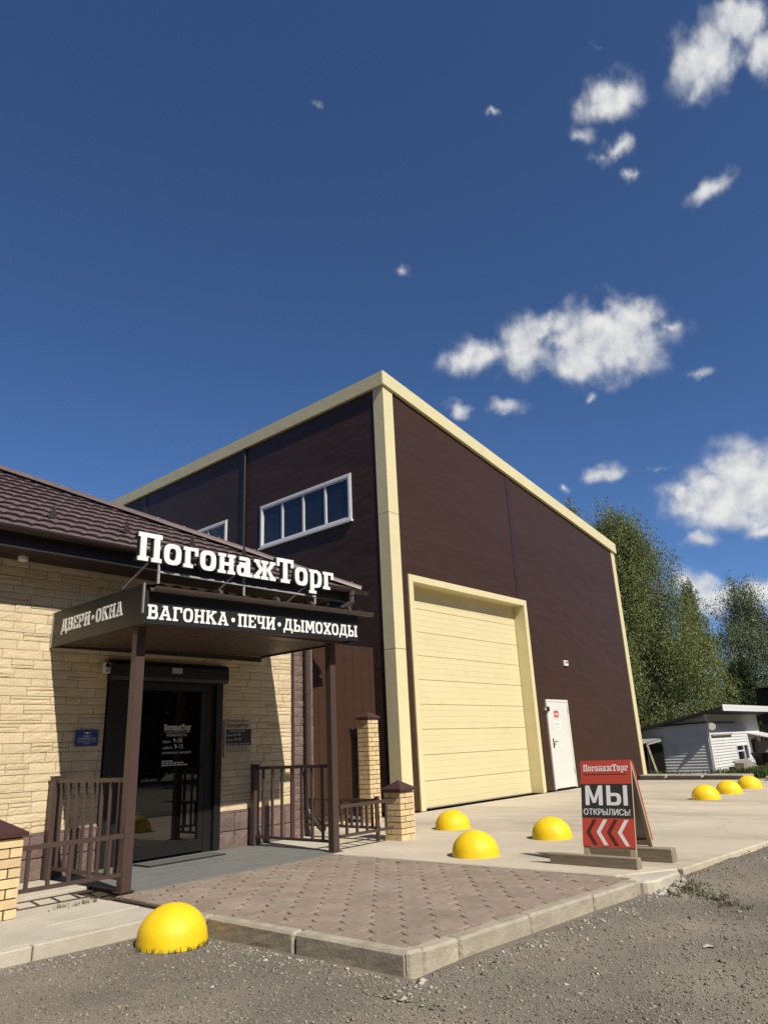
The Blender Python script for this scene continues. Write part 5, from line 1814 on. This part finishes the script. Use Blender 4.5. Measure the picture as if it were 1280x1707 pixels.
def tree(name, base, H_, R_, nclump, nleaf, size, mat, label, cat='tree', prof=None, weep=1.0, low=.08, group='birches and shrubs beyond the hangar', lean=(0, 0), dens=.55):
    base = Vector(base)
    t = thing(name, tuple(base), label, cat, group)
    mb = MB()
    stems = []
    ns_ = 3 if R_ > 2 else 1
    for s in range(ns_):
        p_ = base + Vector((random.gauss(0, .25), random.gauss(0, .25), -.3)) * (1 if s else .2)
        top = base + Vector((lean[0] + random.gauss(0, R_ * .22), lean[1] + random.gauss(0, R_ * .22), H_ * (.96 - .10 * s)))
        pts = [p_.lerp(top, k / 6) + Vector((random.gauss(0, .1), random.gauss(0, .1), 0)) for k in range(7)]
        r_ = .16 * H_ / 12
        for k in range(6):
            mb.tube(pts[k], pts[k + 1], r_ * (1 - k / 6.5), r_ * (1 - (k + 1) / 6.5), n=7, cap=False)
        stems.append(pts)
    prof = prof or (lambda f: (math.sin(math.pi * min(1, f * 1.05 + .12)) ** .7))
    C = []
    for i in range(nclump):
        f = low + (1 - low) * random.random() ** .85
        a = random.uniform(0, 2 * math.pi)
        lob = 1 + .20 * math.sin(3 * a + 9 * f + base.x) + .12 * math.sin(5 * a - 14 * f)
        rr = R_ * prof(f) * lob * (random.random() ** dens)
        ctr = base + Vector((lean[0] * f + rr * math.cos(a), lean[1] * f + rr * math.sin(a), H_ * f * (1 + .07 * math.sin(2 * a + base.y) + .05 * math.sin(5 * a))))
        st = random.choice(stems)
        k = max(0, min(5, int(f * 6) - 1))
        if i % 3 == 0:
            mid = st[k].lerp(ctr, .55) + Vector((0, 0, .25))
            mb.tube(st[k], mid, .045 * H_ / 12, .025 * H_ / 12, n=5, cap=False)
            mb.tube(mid, ctr, .025 * H_ / 12, .008, n=4, cap=False)
        nl = nleaf // nclump
        nst = max(2, nl // 22)
        out = Vector((math.cos(a), math.sin(a), 0))
        for q in range(nst):
            s0 = np.array(ctr) + RNG.normal(0, [.34, .34, .26], 3) * R_ / 3.2
            Ls = RNG.uniform(.4, 1.5) * weep * R_ / 3.2
            m_ = max(4, nl // nst)
            tt_ = RNG.random(m_)
            dirv = np.array([out.x * .25 + RNG.normal(0, .12), out.y * .25 + RNG.normal(0, .12), -1.0])
            C.append(s0 + dirv[None] * (tt_ * Ls)[:, None] + RNG.normal(0, .07 * R_ / 3.2 + .02, (m_, 3)))
    mb.build('trunk', m_bark, t)
    leaf_cloud(np.concatenate(C), size, mat, 'crown', t)
    return t


GZB = -.5
full_prof = lambda f: (1.0 - .25 * f if f < .55 else max(.06, 1.0 - .1375 - (f - .55) * 1.72)) if f > .1 else .8
tree('birch_tree', (42.3, 17.1, GZB), 14.6, 4.7, 620, 230000, .11, m_leaf1, 'large dense weeping birch standing right behind the hangar corner', prof=full_prof, low=.03)
tree('birch_tree', (41.5, 19.6, GZB), 15.4, 3.2, 130, 26000, .13, m_leaf1, 'birch whose top just shows above the low end of the hangar roof', low=.3)
tree('birch_tree', (47.5, 15.0, GZB), 10.6, 2.0, 130, 32000, .11, m_leaf1, 'narrow birch between the large birch and the pale trees', low=.1)
tree('birch_tree', (61, 15.2, GZB), 12.4, 6.0, 330, 60000, .13, m_leaf2, 'pale airy birch at the right edge, in front of low clouds', low=.15, dens=.4)
tree('birch_tree', (62, 11.2, GZB), 11.8, 6.0, 330, 60000, .13, m_leaf2, 'second pale airy birch partly cut off by the right edge', low=.15, dens=.4)
tree('leafy_shrub', (50, 13.5, GZB), 5.4, 3.2, 160, 34000, .13, m_leaf3, 'dark green shrub below the narrow birch behind the outbuilding roof', 'shrub', weep=.5, low=.05)
tree('leafy_shrub', (52, 10.8, GZB), 5.6, 3.2, 160, 34000, .13, m_leaf1, 'broad green shrub behind the dark barn at the right', 'shrub', weep=.5, low=.05)

# unseen wood: inferred from dark door glass, raised and widened to block low sky
NW = 110000
wt = RNG.uniform(0, 1, NW)
wx = np.where(wt < .62, RNG.uniform(-40, 110, NW), -32 + RNG.normal(0, 3, NW))
wy = np.where(wt < .62, -30 + RNG.normal(0, 3, NW), RNG.uniform(-30, 75, NW))
ww = wx + wy
top = 15 + 2.5 * np.sin(ww * .55) + 1.6 * np.sin(ww * 1.3 + 1) + RNG.normal(0, .5, NW)
wz = top * RNG.random(NW) ** .8
Lw = RNG.uniform(.35, .7, NW)
aw = RNG.uniform(0, 6.28, NW)
exw = np.stack([np.cos(aw), np.sin(aw), RNG.uniform(-.5, .5, NW)], -1) * Lw[:, None]
eyw = np.stack([RNG.uniform(-.5, .5, NW), RNG.uniform(-.5, .5, NW), np.ones(NW)], -1) * Lw[:, None] * .7
cw = np.stack([wx, wy, wz], -1)
Vw = np.stack([cw - exw, cw - eyw, cw + exw, cw + eyw], 1).reshape(-1, 3)
tag(_reg(bpy.data.objects.new('far_wood', fast_mesh('far_wood', Vw, np.arange(NW * 4).reshape(-1, 4), m_leaf3, 4)), None, (0, 0, 0)), 'unseen dark green wood behind the viewer, shaped to cut sky light', 'wood', kind='stuff')
